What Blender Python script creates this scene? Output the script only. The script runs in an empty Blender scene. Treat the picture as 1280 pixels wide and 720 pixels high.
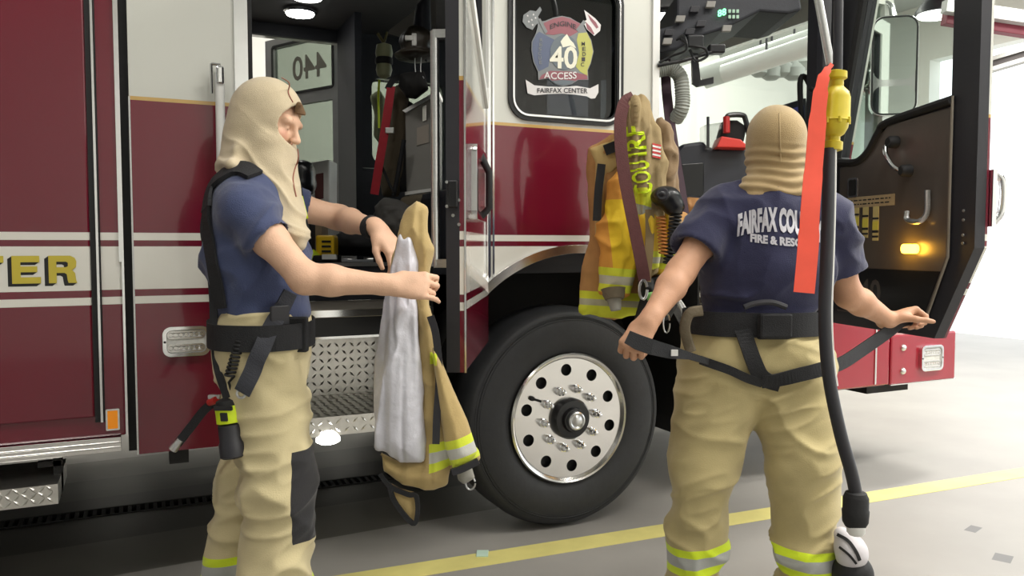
import bpy, bmesh, math, random
import numpy as np
from mathutils import Vector, Matrix
from mathutils.geometry import tessellate_polygon
from mathutils.bvhtree import BVHTree
random.seed(4)
SC = bpy.context.scene
C = bpy.context.collection

# ------------------------------------------------------------ camera, world, lights, exposure
CAM_H = 1.35
PITCH = math.atan(53 / 1000)
YAW_R = np.array([.9063, -.4226, 0.]); YAW_F = np.array([.4226, .9063, 0.]); ZZ = np.array([0., 0., 1.])
CAM_F = YAW_F * math.cos(PITCH) - ZZ * math.sin(PITCH)
CAM_U = ZZ * math.cos(PITCH) + YAW_F * math.sin(PITCH)
cd = bpy.data.cameras.new('camera'); cam = bpy.data.objects.new('camera', cd); C.objects.link(cam)
cd.sensor_width = 36.0; cd.lens = 1000 / 1280 * 36.0; cd.clip_start = .05; cd.clip_end = 200
m = Matrix((list(YAW_R) + [0], list(CAM_U) + [0], list(-CAM_F) + [0], [0, 0, 0, 1])).transposed()
m.translation = Vector((0, 0, CAM_H)); cam.matrix_world = m
SC.camera = cam
SC.view_settings.view_transform = 'Standard'; SC.view_settings.look = 'None'
SC.view_settings.gamma = 1; SC.view_settings.use_curve_mapping = False
SC.view_settings.exposure = 0.22
w = bpy.data.worlds.new('daylight'); SC.world = w; w.use_nodes = True
w.node_tree.nodes['Background'].inputs[0].default_value = (.93, .97, 1, 1)
w.node_tree.nodes['Background'].inputs[1].default_value = 2.3

def area(name, loc, rot, sx, sy, power, col):
    l = bpy.data.lights.new(name, 'AREA'); l.shape = 'RECTANGLE'; l.size = sx; l.size_y = sy
    l.energy = power; l.color = col
    o = bpy.data.objects.new(name, l); C.objects.link(o); o.location = loc; o.rotation_euler = rot
    return o
# the ceiling light rows of the bay: long tubes running beside and beyond the truck
LAMPS = [(-1.2, .8, 36), (2.2, .8, 70), (5.2, .8, 170), (2.2, -2.2, 45), (5.2, -2.2, 60), (0., 7.8, 35), (3.2, 7.8, 80), (6.4, 7.8, 120), (7.4, 4.2, 260), (7.8, 1.4, 230)]
for i, (x, y, pw) in enumerate(LAMPS):
    area('ceiling_tube_light', (x, y, 4.86), (0, 0, 0), 1.9, .34, pw, (1, .965, .90))

# ------------------------------------------------------------ helpers
def at(px, py, D):                      # the point seen at a pixel of the photo, D metres ahead
    v = CAM_F + YAW_R * (px - 640) / 1000 - CAM_U * (py - 360) / 1000
    return np.array([0, 0, CAM_H]) + v * D
def onY(px, py, Y):
    v = CAM_F + YAW_R * (px - 640) / 1000 - CAM_U * (py - 360) / 1000
    return np.array([0, 0, CAM_H]) + v * (Y / v[1])
def onplane(px, py, P, n):
    v = CAM_F + YAW_R * (px - 640) / 1000 - CAM_U * (py - 360) / 1000
    c = np.array([0, 0, CAM_H]); return c + v * (np.dot(np.array(P) - c, n) / np.dot(v, n))
MV = np.stack([YAW_R, YAW_F, ZZ])       # rows: the yawed frame (right, ahead, up) the figures are modelled in
def tv(P): return MV @ np.asarray(P)
def tw(V): return np.asarray(V) @ MV
def A(px, py, D): return tv(at(px, py, D))

def lin(c):
    return tuple((x / 12.92 if x <= .04045 else ((x + .055) / 1.055) ** 2.4) for x in c)
def rgb(r, g, b): return lin((r / 255, g / 255, b / 255))
MATS = {}
ROOTS = set()
def mat(name, col, rough=.5, metal=0., coat=0., noise=0., nscale=8., bump=0., bscale=60., emit=None, estr=0., layers=(), sheen=0., spec=.5, stretch=(1, 1, 1)):
    if name in MATS: return MATS[name]
    M = bpy.data.materials.new(name); M.use_nodes = True; nt = M.node_tree; N = nt.nodes; L = nt.links
    b = N['Principled BSDF']
    b.inputs['Roughness'].default_value = rough; b.inputs['Metallic'].default_value = metal
    b.inputs['Coat Weight'].default_value = coat; b.inputs['Coat Roughness'].default_value = .06
    b.inputs['Specular IOR Level'].default_value = spec
    if sheen: b.inputs['Sheen Weight'].default_value = sheen
    tc = N.new('ShaderNodeTexCoord')
    mp = N.new('ShaderNodeMapping'); mp.inputs['Scale'].default_value = stretch; L.new(tc.outputs['Object'], mp.inputs[0])
    cur = None
    rgbn = N.new('ShaderNodeRGB'); rgbn.outputs[0].default_value = (*col, 1); cur = rgbn.outputs[0]
    def mixc(fac, a, bcol, mode='MIX'):
        mx = N.new('ShaderNodeMix'); mx.data_type = 'RGBA'; mx.blend_type = mode
        if hasattr(fac, 'links'): L.new(fac, mx.inputs[0])
        else: mx.inputs[0].default_value = fac
        L.new(a, mx.inputs[6])
        if hasattr(bcol, 'links'): L.new(bcol, mx.inputs[7])
        else: mx.inputs[7].default_value = (*bcol, 1)
        return mx.outputs[2]
    for ly in layers:
        c, axes, lc = ly[0], ly[1], ly[2]
        fac = None
        sub = N.new('ShaderNodeVectorMath'); sub.operation = 'SUBTRACT'; sub.inputs[1].default_value = tuple(c); L.new(tc.outputs['Object'], sub.inputs[0])
        if isinstance(axes, str):               # soft ball mask
            ln = N.new('ShaderNodeVectorMath'); ln.operation = 'LENGTH'; L.new(sub.outputs[0], ln.inputs[0])
            mr = N.new('ShaderNodeMapRange'); mr.inputs[1].default_value = ly[3]; mr.inputs[2].default_value = ly[3] * .5; L.new(ln.outputs['Value'], mr.inputs[0])
            ml = N.new('ShaderNodeMath'); ml.operation = 'MULTIPLY'; ml.inputs[1].default_value = ly[4]; L.new(mr.outputs[0], ml.inputs[0]); fac = ml.outputs[0]
        else:
            for ax, hw in axes:
                d = N.new('ShaderNodeVectorMath'); d.operation = 'DOT_PRODUCT'; d.inputs[1].default_value = tuple(ax); L.new(sub.outputs[0], d.inputs[0])
                ab = N.new('ShaderNodeMath'); ab.operation = 'ABSOLUTE'; L.new(d.outputs['Value'], ab.inputs[0])
                lt = N.new('ShaderNodeMath'); lt.operation = 'LESS_THAN'; lt.inputs[1].default_value = hw; L.new(ab.outputs[0], lt.inputs[0])
                if fac is None: fac = lt.outputs[0]
                else:
                    mu = N.new('ShaderNodeMath'); mu.operation = 'MULTIPLY'; L.new(fac, mu.inputs[0]); L.new(lt.outputs[0], mu.inputs[1]); fac = mu.outputs[0]
        cur = mixc(fac, cur, lc)
    if noise:
        nz = N.new('ShaderNodeTexNoise'); nz.inputs['Scale'].default_value = nscale; nz.inputs['Detail'].default_value = 5; L.new(mp.outputs[0], nz.inputs['Vector'])
        mr = N.new('ShaderNodeMapRange'); mr.inputs[1].default_value = .3; mr.inputs[2].default_value = .7; mr.inputs[3].default_value = 1 - noise; mr.inputs[4].default_value = 1 + noise * .6
        L.new(nz.outputs[0], mr.inputs[0])
        cb = N.new('ShaderNodeCombineColor')
        for k in range(3): L.new(mr.outputs[0], cb.inputs[k])
        cur = mixc(1.0, cur, cb.outputs[0], 'MULTIPLY')
    L.new(cur, b.inputs['Base Color'])
    if bump:
        nz = N.new('ShaderNodeTexNoise'); nz.inputs['Scale'].default_value = bscale; nz.inputs['Detail'].default_value = 4; L.new(mp.outputs[0], nz.inputs['Vector'])
        bp = N.new('ShaderNodeBump'); bp.inputs['Strength'].default_value = bump; bp.inputs['Distance'].default_value = .01
        L.new(nz.outputs[0], bp.inputs['Height']); L.new(bp.outputs[0], b.inputs['Normal'])
    if emit: b.inputs['Emission Color'].default_value = (*emit, 1); b.inputs['Emission Strength'].default_value = estr
    MATS[name] = M; return M
def glassmat(name, tint, tr, rough=.02):
    M = bpy.data.materials.new(name); M.use_nodes = True; nt = M.node_tree; N = nt.nodes; L = nt.links
    N.remove(N['Principled BSDF']); out = N['Material Output']
    t = N.new('ShaderNodeBsdfTransparent'); t.inputs[0].default_value = (*tint, 1)
    g = N.new('ShaderNodeBsdfGlossy'); g.inputs['Roughness'].default_value = rough
    ge = N.new('ShaderNodeNewGeometry'); dt = N.new('ShaderNodeVectorMath'); dt.operation = 'DOT_PRODUCT'; L.new(ge.outputs['Normal'], dt.inputs[0]); L.new(ge.outputs['Incoming'], dt.inputs[1])
    ab = N.new('ShaderNodeMath'); ab.operation = 'ABSOLUTE'; L.new(dt.outputs['Value'], ab.inputs[0])
    om = N.new('ShaderNodeMath'); om.operation = 'SUBTRACT'; om.inputs[0].default_value = 1; L.new(ab.outputs[0], om.inputs[1])
    pw = N.new('ShaderNodeMath'); pw.operation = 'POWER'; pw.inputs[1].default_value = 5; L.new(om.outputs[0], pw.inputs[0])
    mr = N.new('ShaderNodeMath'); mr.operation = 'MULTIPLY_ADD'; mr.inputs[1].default_value = .85; mr.inputs[2].default_value = tr; L.new(pw.outputs[0], mr.inputs[0])
    mx = N.new('ShaderNodeMixShader'); L.new(mr.outputs[0], mx.inputs[0]); L.new(t.outputs[0], mx.inputs[1]); L.new(g.outputs[0], mx.inputs[2]); L.new(mx.outputs[0], out.inputs[0])
    MATS[name] = M; return M

def link(name, verts, faces, m, parent=None, smooth=False, bevel=0, label=None, fmat=None):
    me = bpy.data.meshes.new(name); me.from_pydata([tuple(map(float, v)) for v in verts], [], [tuple(f) for f in faces]); me.validate()
    for mm in (m if isinstance(m, (list, tuple)) else [m]): me.materials.append(mm)
    if fmat is not None: me.polygons.foreach_set('material_index', fmat)
    if smooth: me.polygons.foreach_set('use_smooth', [True] * len(me.polygons))
    me.update()
    o = bpy.data.objects.new(name, me); C.objects.link(o)
    if parent is not None:
        o.parent = parent
        if parent.name in ROOTS: o.matrix_parent_inverse = Matrix.Translation(parent.location).inverted()
    if bevel:
        bv = o.modifiers.new('bevel', 'BEVEL'); bv.width = bevel; bv.segments = 2; bv.limit_method = 'ANGLE'; bv.angle_limit = math.radians(40)
    if label: o['label'] = label
    return o
def thing(name, label, cat, loc, group=None):
    o = bpy.data.objects.new(name, None); C.objects.link(o); o.location = tuple(map(float, loc)); o.empty_display_size = .1
    o['label'] = label; o['category'] = cat; ROOTS.add(o.name)
    if group: o['group'] = group
    return o
def tag(o, label, cat, group=None, kind=None):
    o['label'] = label; o['category'] = cat
    if group: o['group'] = group
    if kind: o['kind'] = kind
    return o
def struct(o): o['kind'] = 'structure'; return o

class MB:
    def __init__(s): s.v = []; s.f = []
    def add(s, v, f):
        n = len(s.v); s.v += [tuple(map(float, p)) for p in v]; s.f += [tuple(i + n for i in q) for q in f]; return s
    def box(s, x0, x1, y0, y1, z0, z1):
        return s.add([(x0, y0, z0), (x1, y0, z0), (x1, y1, z0), (x0, y1, z0), (x0, y0, z1), (x1, y0, z1), (x1, y1, z1), (x0, y1, z1)],
                     [(0, 3, 2, 1), (4, 5, 6, 7), (0, 1, 5, 4), (1, 2, 6, 5), (2, 3, 7, 6), (3, 0, 4, 7)])
    def obox(s, c, u, v, w_, hu, hv, hw):
        c = np.array(c, float); u = np.array(u, float) * hu; v = np.array(v, float) * hv; w_ = np.array(w_, float) * hw
        P = [c + a * u + b * v + d * w_ for d in (-1, 1) for a, b in ((-1, -1), (1, -1), (1, 1), (-1, 1))]
        return s.add(P, [(0, 3, 2, 1), (4, 5, 6, 7), (0, 1, 5, 4), (1, 2, 6, 5), (2, 3, 7, 6), (3, 0, 4, 7)])
    def tube(s, pts, r, n=12, cap=True, flat=None, nrm=None):
        P = [np.array(p, float) for p in pts]; R_ = r if hasattr(r, '__len__') else [r] * len(P)
        up = None; rings = []
        for i, p in enumerate(P):
            t = P[min(i + 1, len(P) - 1)] - P[max(i - 1, 0)]; t /= (np.linalg.norm(t) + 1e-9)
            if nrm is not None:
                a = np.array(nrm[i] if np.ndim(nrm) == 2 else nrm, float)
            elif up is None: a = np.array([0, 0, 1.]) if abs(t[2]) < .9 else np.array([1., 0, 0])
            else: a = up
            a = a - t * np.dot(a, t); a /= (np.linalg.norm(a) + 1e-9); up = a; b = np.cross(t, a)
            fl = flat if flat else 1.
            rings.append([p + b * math.cos(2 * math.pi * k / n) * R_[i] + a * math.sin(2 * math.pi * k / n) * R_[i] * fl for k in range(n)])
        v = [q for rg in rings for q in rg]; f = []
        for i in range(len(P) - 1):
            for k in range(n):
                a0 = i * n + k; a1 = i * n + (k + 1) % n; f.append((a0, a1, a1 + n, a0 + n))
        if cap: f.append(tuple(range(n - 1, -1, -1))); f.append(tuple((len(P) - 1) * n + k for k in range(n)))
        return s.add(v, f)
    def strap(s, pts, wd, th, nrm):                # flat webbing of rectangular section
        P = [np.array(p, float) for p in pts]; v = []; f = []
        W = wd if hasattr(wd, '__len__') else [wd] * len(P)
        for i, p in enumerate(P):
            t = P[min(i + 1, len(P) - 1)] - P[max(i - 1, 0)]; t /= (np.linalg.norm(t) + 1e-9)
            a = np.array(nrm[i] if np.ndim(nrm) == 2 else nrm, float); a = a - t * np.dot(a, t); a /= (np.linalg.norm(a) + 1e-9); b = np.cross(t, a)
            for q, r in ((-1, -1), (1, -1), (1, 1), (-1, 1)): v.append(p + b * q * W[i] / 2 + a * r * th / 2)
        for i in range(len(P) - 1):
            for k in range(4): a0 = 4 * i + k; a1 = 4 * i + (k + 1) % 4; f.append((a0, a1, a1 + 4, a0 + 4))
        f.append((3, 2, 1, 0)); e = 4 * (len(P) - 1); f.append((e, e + 1, e + 2, e + 3)); return s.add(v, f)
    def lathe(s, base, axis, prof, n=32, cap=True):           # prof: (distance along axis, radius)
        base = np.array(base, float); ax = np.array(axis, float); ax /= np.linalg.norm(ax)
        a = np.cross(ax, [0, 0, 1.]) if abs(ax[2]) < .9 else np.cross(ax, [1., 0, 0]); a /= np.linalg.norm(a); b = np.cross(ax, a)
        v = []; f = []
        for h, r in prof:
            for k in range(n): t = 2 * math.pi * k / n; v.append(base + ax * h + (a * math.cos(t) + b * math.sin(t)) * max(r, 1e-4))
        for i in range(len(prof) - 1):
            for k in range(n): a0 = i * n + k; a1 = i * n + (k + 1) % n; f.append((a0, a1, a1 + n, a0 + n))
        if cap: f.append(tuple(range(n - 1, -1, -1))); f.append(tuple((len(prof) - 1) * n + k for k in range(n)))
        return s.add(v, f)
    def plate(s, outer, holes, O, u, v, w_, th):     # 2D outline with holes, extruded th along w
        loops = [outer] + list(holes); O = np.array(O, float); u = np.array(u, float); v = np.array(v, float); w_ = np.array(w_, float)
        tris = tessellate_polygon([[Vector((p[0], p[1], 0)) for p in lp] for lp in loops])
        flat = [p for lp in loops for p in lp]; n = len(flat)
        V = [O + u * p[0] + v * p[1] for p in flat] + [O + u * p[0] + v * p[1] + w_ * th for p in flat]
        F = [tuple(t) for t in tris] + [tuple(i + n for i in reversed(t)) for t in tris]; k = 0
        for lp in loops:
            m_ = len(lp)
            for i in range(m_): a0 = k + i; a1 = k + (i + 1) % m_; F.append((a0, a1, a1 + n, a0 + n))
            k += m_
        return s.add(V, F)
    def build(s, name, m_, parent=None, smooth=False, bevel=0, label=None, fix=True):
        o = link(name, s.v, s.f, m_, parent, smooth, bevel, label)
        if fix:
            bm = bmesh.new(); bm.from_mesh(o.data); bmesh.ops.recalc_face_normals(bm, faces=bm.faces); bm.to_mesh(o.data); bm.free()
        if smooth and len(o.data.vertices) < 60000:
            try: o.data.set_sharp_from_angle(angle=math.radians(38))
            except Exception: pass
        return o
def rrect(x0, x1, y0, y1, r, n=6):
    out = []
    for cx, cy, a0 in ((x1 - r, y1 - r, 0), (x0 + r, y1 - r, 90), (x0 + r, y0 + r, 180), (x1 - r, y0 + r, 270)):
        for k in range(n + 1): t = math.radians(a0 + 90 * k / n); out.append((cx + r * math.cos(t), cy + r * math.sin(t)))
    return out
def inset_rr(x0, x1, y0, y1, r, d): return rrect(x0 + d, x1 - d, y0 + d, y1 - d, max(r - d, .005))
def bez(pts, n=8):                                  # Catmull-Rom through points
    P = [np.array(p, float) for p in pts]; P = [2 * P[0] - P[1]] + P + [2 * P[-1] - P[-2]]; out = []
    for i in range(1, len(P) - 2):
        for k in range(n):
            t = k / n; a, b, c, d = P[i - 1:i + 3]
            out.append(.5 * ((2 * b) + (c - a) * t + (2 * a - 5 * b + 4 * c - d) * t * t + (-a + 3 * b - 3 * c + d) * t ** 3))
    out.append(P[-2]); return out
def text_mesh(s, size=1., bold=0., spacing=1., align='LEFT'):
    cu = bpy.data.curves.new('t', 'FONT'); cu.body = s; cu.size = size; cu.offset = bold; cu.space_character = spacing; cu.align_x = align; cu.resolution_u = 3
    o = bpy.data.objects.new('t', cu); C.objects.link(o); dg = bpy.context.evaluated_depsgraph_get()
    me = bpy.data.meshes.new_from_object(o.evaluated_get(dg)); v = np.array([x.co[:] for x in me.vertices]); f = [tuple(p.vertices) for p in me.polygons]
    bpy.data.objects.remove(o); bpy.data.curves.remove(cu); bpy.data.meshes.remove(me)
    return v, f
def text_on(mb, s, O, u, v, size, bold=0., sx=1., align='LEFT', n=None, th=0., spacing=1.):
    V, F = text_mesh(s, size, bold, spacing, align); O = np.array(O, float); u = np.array(u, float); v = np.array(v, float)
    mb.add([O + u * p[0] * sx + v * p[1] for p in V], F)

# ------------------------------------------------------------ rounded-volume modelling (numpy distance fields + surface nets)
def vnoise(P, seed=0):
    P = np.asarray(P, np.float32); I = np.floor(P).astype(np.int64); Fr = P - I; Fr = Fr * Fr * (3 - 2 * Fr); out = 0
    def h(i, j, k):
        n = (i * 374761393 + j * 668265263 + k * 2147483647 + seed * 144665) & 0xffffffff
        n = ((n ^ (n >> 13)) * 1274126177) & 0xffffffff; return ((n ^ (n >> 16)) & 0xffff) / 65535.
    for a in (0, 1):
        for b in (0, 1):
            for c in (0, 1):
                wgt = (Fr[..., 0] if a else 1 - Fr[..., 0]) * (Fr[..., 1] if b else 1 - Fr[..., 1]) * (Fr[..., 2] if c else 1 - Fr[..., 2])
                out = out + wgt * h(I[..., 0] + a, I[..., 1] + b, I[..., 2] + c)
    return out
def ridge(P, seed=0): return 1 - np.abs(2 * vnoise(P, seed) - 1)
class Field:
    def __init__(s, lo, hi, h):
        s.lo = np.array(lo, float); s.h = h; s.n = np.ceil((np.array(hi) - s.lo) / h).astype(int) + 1
        s.ax = [(s.lo[i] + h * np.arange(s.n[i])).astype(np.float32) for i in range(3)]
        s.d = np.full(tuple(s.n), .2, np.float32)
    def clone(s):
        o = Field.__new__(Field); o.lo = s.lo; o.h = s.h; o.n = s.n; o.ax = s.ax; o.d = np.full_like(s.d, .2); return o
    def win(s, lo, hi):
        sl = []
        for i in range(3):
            a = int(max(0, math.floor((lo[i] - s.lo[i]) / s.h))); b = int(min(s.n[i], math.ceil((hi[i] - s.lo[i]) / s.h) + 1))
            if b <= a: return None, None
            sl.append(slice(a, b))
        X = s.ax[0][sl[0]][:, None, None]; Y = s.ax[1][sl[1]][None, :, None]; Z = s.ax[2][sl[2]][None, None, :]
        return tuple(sl), (X, Y, Z)
    def comb(s, sl, d, k, op):
        cur = s.d[sl]
        if op == 'u':
            if k > 0: hh = np.clip(k - np.abs(cur - d), 0, None) / k; r = np.minimum(cur, d) - hh * hh * k * .25
            else: r = np.minimum(cur, d)
        elif op == 's':
            if k > 0: hh = np.clip(k - np.abs(cur + d), 0, None) / k; r = np.maximum(cur, -d) + hh * hh * k * .25
            else: r = np.maximum(cur, -d)
        s.d[sl] = r
    def cap(s, a, b, ra, rb=None, k=.03, op='u', u=None, sc=1.):   # tapered capsule; sc flattens/widens along u
        rb = ra if rb is None else rb; a = np.array(a, float); b = np.array(b, float); R_ = max(ra, rb) * max(1, sc) + k + 2 * s.h + .01
        sl, G = s.win(np.minimum(a, b) - R_, np.maximum(a, b) + R_)
        if sl is None: return s
        ab = b - a; L2 = max(float(ab @ ab), 1e-9); t = ((G[0] - a[0]) * ab[0] + (G[1] - a[1]) * ab[1] + (G[2] - a[2]) * ab[2]) / L2; t = np.clip(t, 0, 1)
        q = [G[i] - a[i] - t * ab[i] for i in range(3)]; rr = ra + t * (rb - ra)
        d2 = q[0] ** 2 + q[1] ** 2 + q[2] ** 2
        if u is not None:
            u = np.array(u, float); u /= np.linalg.norm(u); qu = q[0] * u[0] + q[1] * u[1] + q[2] * u[2]; d2 = d2 - qu ** 2 + (qu / sc) ** 2
        d = (np.sqrt(np.maximum(d2, 1e-12)) - rr) * (min(1, sc) if u is not None else 1)
        s.comb(sl, d, k, op); return s
    def ell(s, c, r, axes=None, k=.03, op='u'):
        c = np.array(c, float); r = np.array(r, float); axes = np.eye(3) if axes is None else np.array(axes, float); R_ = max(r) + k + 2 * s.h + .01
        sl, G = s.win(c - R_, c + R_)
        if sl is None: return s
        q = [G[i] - c[i] for i in range(3)]; e = 0; g = 0
        for i in range(3):
            t = (q[0] * axes[i][0] + q[1] * axes[i][1] + q[2] * axes[i][2]); e = e + (t / r[i]) ** 2; g = g + (t / r[i] ** 2) ** 2
        e = np.sqrt(e); d = e * (e - 1) / np.maximum(np.sqrt(g), 1e-6); s.comb(sl, d, k, op); return s
    def cut(s, p, n_, lo=None, hi=None, k=0.):                      # remove what lies on the +n side of the plane, inside a window
        lo = s.lo if lo is None else lo; hi = s.lo + s.n * s.h if hi is None else hi
        sl, G = s.win(lo, hi)
        if sl is None: return s
        n_ = np.array(n_, float); n_ /= np.linalg.norm(n_)
        d = (G[0] - p[0]) * n_[0] + (G[1] - p[1]) * n_[1] + (G[2] - p[2]) * n_[2]; s.comb(sl, -d, k, 's'); return s
    def sub(s, other, off=0.):
        s.d = np.maximum(s.d, -(other.d - off)); return s
    def mesh(s, disp=None, smooth=1):
        d = s.d; ins = d < 0; nx, ny, nz = d.shape
        c = np.zeros((nx - 1, ny - 1, nz - 1), np.int8)
        for i in (0, 1):
            for j in (0, 1):
                for k in (0, 1): c += ins[i:nx - 1 + i, j:ny - 1 + j, k:nz - 1 + k]
        act = (c > 0) & (c < 8); I, J, K = np.nonzero(act); idm = np.full(act.shape, -1, np.int32); idm[act] = np.arange(len(I))
        P = np.zeros((len(I), 3)); W = np.zeros(len(I)); cs = [(i, j, k) for i in (0, 1) for j in (0, 1) for k in (0, 1)]
        vals = {q: d[I + q[0], J + q[1], K + q[2]].astype(float) for q in cs}
        for q in cs:
            for ax in range(3):
                if q[ax] == 0:
                    r = list(q); r[ax] = 1; r = tuple(r); a = vals[q]; b = vals[r]; cr = (a < 0) != (b < 0)
                    t = np.where(cr, a / np.where(cr, a - b, 1), 0); pos = np.array(q, float)[None].repeat(len(I), 0); pos[:, ax] += t
                    P += pos * cr[:, None]; W += cr
        P /= W[:, None]; P = s.lo + (P + np.stack([I, J, K], 1)) * s.h
        Fs = []
        for ax in range(3):
            sh = [nx, ny, nz]; sa = [slice(1, n_ - 1) for n_ in sh]; sb = list(sa); sa[ax] = slice(0, sh[ax] - 1); sb[ax] = slice(1, sh[ax])
            a = ins[tuple(sa)]; b = ins[tuple(sb)]; e = np.stack(np.nonzero(a != b), 1); off = np.ones(3, int); off[ax] = 0; e = e + off
            flip = a[a != b]; o1, o2 = [x for x in range(3) if x != ax]; E1 = np.zeros(3, int); E1[o1] = 1; E2 = np.zeros(3, int); E2[o2] = 1
            g = lambda q: idm[q[:, 0], q[:, 1], q[:, 2]]
            qd = np.stack([g(e - E1 - E2), g(e - E2), g(e), g(e - E1)], 1)
            if ax == 1: flip = ~flip
            qd[~flip] = qd[~flip][:, ::-1]; Fs.append(qd)
        Fq = np.concatenate(Fs); Fq = Fq[(Fq >= 0).all(1)]
        for _ in range(smooth): P = lap(P, Fq, .5)
        if disp is not None:
            N_ = vnormals(P, Fq); P = P + N_ * disp(P, N_)[:, None]; P = lap(P, Fq, .25)
        return P, Fq
def lap(P, Fq, w_):
    S = np.zeros_like(P); n = np.zeros(len(P))
    for k in range(4): np.add.at(S, Fq[:, k], P[Fq[:, (k + 1) % 4]]); np.add.at(n, Fq[:, k], 1)
    return P * (1 - w_) + w_ * S / np.maximum(n, 1)[:, None]
def vnormals(P, Fq):
    fn = np.cross(P[Fq[:, 2]] - P[Fq[:, 0]], P[Fq[:, 3]] - P[Fq[:, 1]]); N_ = np.zeros_like(P)
    for k in range(4): np.add.at(N_, Fq[:, k], fn)
    return N_ / (np.linalg.norm(N_, axis=1)[:, None] + 1e-12)
BV = {}
def mesh_from(F_, name, m_, parent=None, disp=None, smooth=1, label=None, key=None):
    P, Q = F_.mesh(disp, smooth); Pw = tw(P)
    me = bpy.data.meshes.new(name); me.vertices.add(len(Pw)); me.vertices.foreach_set('co', Pw.astype(np.float32).ravel())
    me.loops.add(len(Q) * 4); me.loops.foreach_set('vertex_index', Q.astype(np.int32).ravel())
    me.polygons.add(len(Q)); me.polygons.foreach_set('loop_start', np.arange(len(Q), dtype=np.int32) * 4); me.polygons.foreach_set('loop_total', np.full(len(Q), 4, np.int32))
    me.polygons.foreach_set('use_smooth', np.ones(len(Q), bool)); me.update(calc_edges=True); me.validate(); me.materials.append(m_)
    o = bpy.data.objects.new(name, me); C.objects.link(o)
    if parent is not None:
        o.parent = parent
        if parent.name in ROOTS: o.matrix_parent_inverse = Matrix.Translation(parent.location).inverted()
    if label: o['label'] = label
    if key: BV[key] = BVHTree.FromPolygons([Vector(p) for p in Pw], [tuple(q) for q in Q.tolist()])
    return o
def hit(px, py, keys, off=.006, fallback=2.5):      # first surface of the given garments on a line of sight; the point is lifted off it
    o = Vector((0, 0, CAM_H)); v = Vector(CAM_F + YAW_R * (px - 640) / 1000 - CAM_U * (py - 360) / 1000).normalized(); best = None
    for k in keys:
        r = BV[k].ray_cast(o, v)
        if r[0] is not None and (best is None or r[3] < best[3]): best = r
    if best is None: return at(px, py, fallback), -np.array(YAW_F)
    n = best[1] if best[1].dot(v) < 0 else -best[1]
    return np.array(best[0] + n * off), np.array(n)
def onbody(pxs, keys, off=.006, fallback=2.5, sm=2):
    H_ = [hit(*p, keys, off, fallback) for p in pxs]; P = np.array([h[0] for h in H_]); N_ = np.array([h[1] for h in H_])
    for _ in range(sm):
        P[1:-1] = P[1:-1] * .5 + (P[:-2] + P[2:]) * .25; N_[1:-1] = N_[1:-1] * .5 + (N_[:-2] + N_[2:]) * .25
    return P, N_
def dense(pxs, n=6): return [tuple(p) for p in bez([(a, b, 0) for a, b in pxs], n)]
def dpx(pxs, n=6): return [(p[0], p[1]) for p in dense(pxs, n)]
def polysd(X, Z, poly):
    P = np.array(poly, float); d = np.full(X.shape, 1e9); ins = np.zeros(X.shape, bool)
    for i in range(len(P)):
        a = P[i]; b = P[(i + 1) % len(P)]; e = b - a; wx = X - a[0]; wz = Z - a[1]; t = np.clip((wx * e[0] + wz * e[1]) / max(e @ e, 1e-12), 0, 1)
        d = np.minimum(d, (wx - t * e[0]) ** 2 + (wz - t * e[1]) ** 2)
        c = ((a[1] > Z) != (b[1] > Z)) & (X < (b[0] - a[0]) * (Z - a[1]) / (b[1] - a[1] + 1e-12) + a[0]); ins ^= c
    return np.where(ins, -1, 1) * np.sqrt(d)
def puff(name, pxs, D, m_, parent=None, t0=.006, bulge=.02, edge=.05, amp=.012, freq=(18, 3), seed=1, h=.005, tilt=(0, 0), label=None, key=None, curve=1, disp=None, smooth=1, rot=0.):
    """a hanging cloth volume: outline at its own distance D, folds along its length, real thickness"""
    pts = [A(x, y, D) for x, y in pxs]
    if curve > 1: cl = pts + [pts[0]]; pts = bez(cl, curve)[:-1]
    poly = [(p[0], p[2]) for p in pts]; P = np.array(poly); f0 = np.mean([p[1] for p in pts]); cx, cz = P.mean(0)
    m3 = bulge + amp + abs(tilt[0]) * np.ptp(P[:, 0]) / 2 + abs(tilt[1]) * np.ptp(P[:, 1]) / 2 + .03
    F_ = Field((P[:, 0].min() - .03, f0 - m3, P[:, 1].min() - .03), (P[:, 0].max() + .03, f0 + m3, P[:, 1].max() + .03), h)
    X = F_.ax[0][:, None]; Z = F_.ax[2][None, :]; X2, Z2 = np.broadcast_arrays(X, Z); d2 = polysd(X2, Z2, poly)
    c_, s_ = math.cos(rot), math.sin(rot); ua = X2 * c_ + Z2 * s_; ub = -X2 * s_ + Z2 * c_
    g = np.stack([ua * freq[0], ub * freq[1], X2 * 0 + seed * 7.3], -1); fo = (vnoise(g, seed) - .5) * 2 + (ridge(g * 1.9 + 3, seed + 1) - .5)
    fc = f0 + tilt[0] * (X2 - cx) + tilt[1] * (Z2 - cz) + amp * fo * .7
    t = t0 + bulge * np.sqrt(np.clip(-d2 / edge, 0, 1)) * (1 + .25 * (vnoise(g * 1.3 + 9, seed + 5) - .5))
    Y = F_.ax[1][None, :, None]; a = np.abs(Y - fc[:, None, :]) - t[:, None, :]; b = np.broadcast_to(d2[:, None, :], a.shape)
    kk = .008; hh = np.clip(kk - np.abs(a - b), 0, None) / kk; F_.d = (np.maximum(a, b) + hh * hh * kk * .25).astype(np.float32) * .8
    return mesh_from(F_, name, m_, parent, disp, smooth, label, key)
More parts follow.
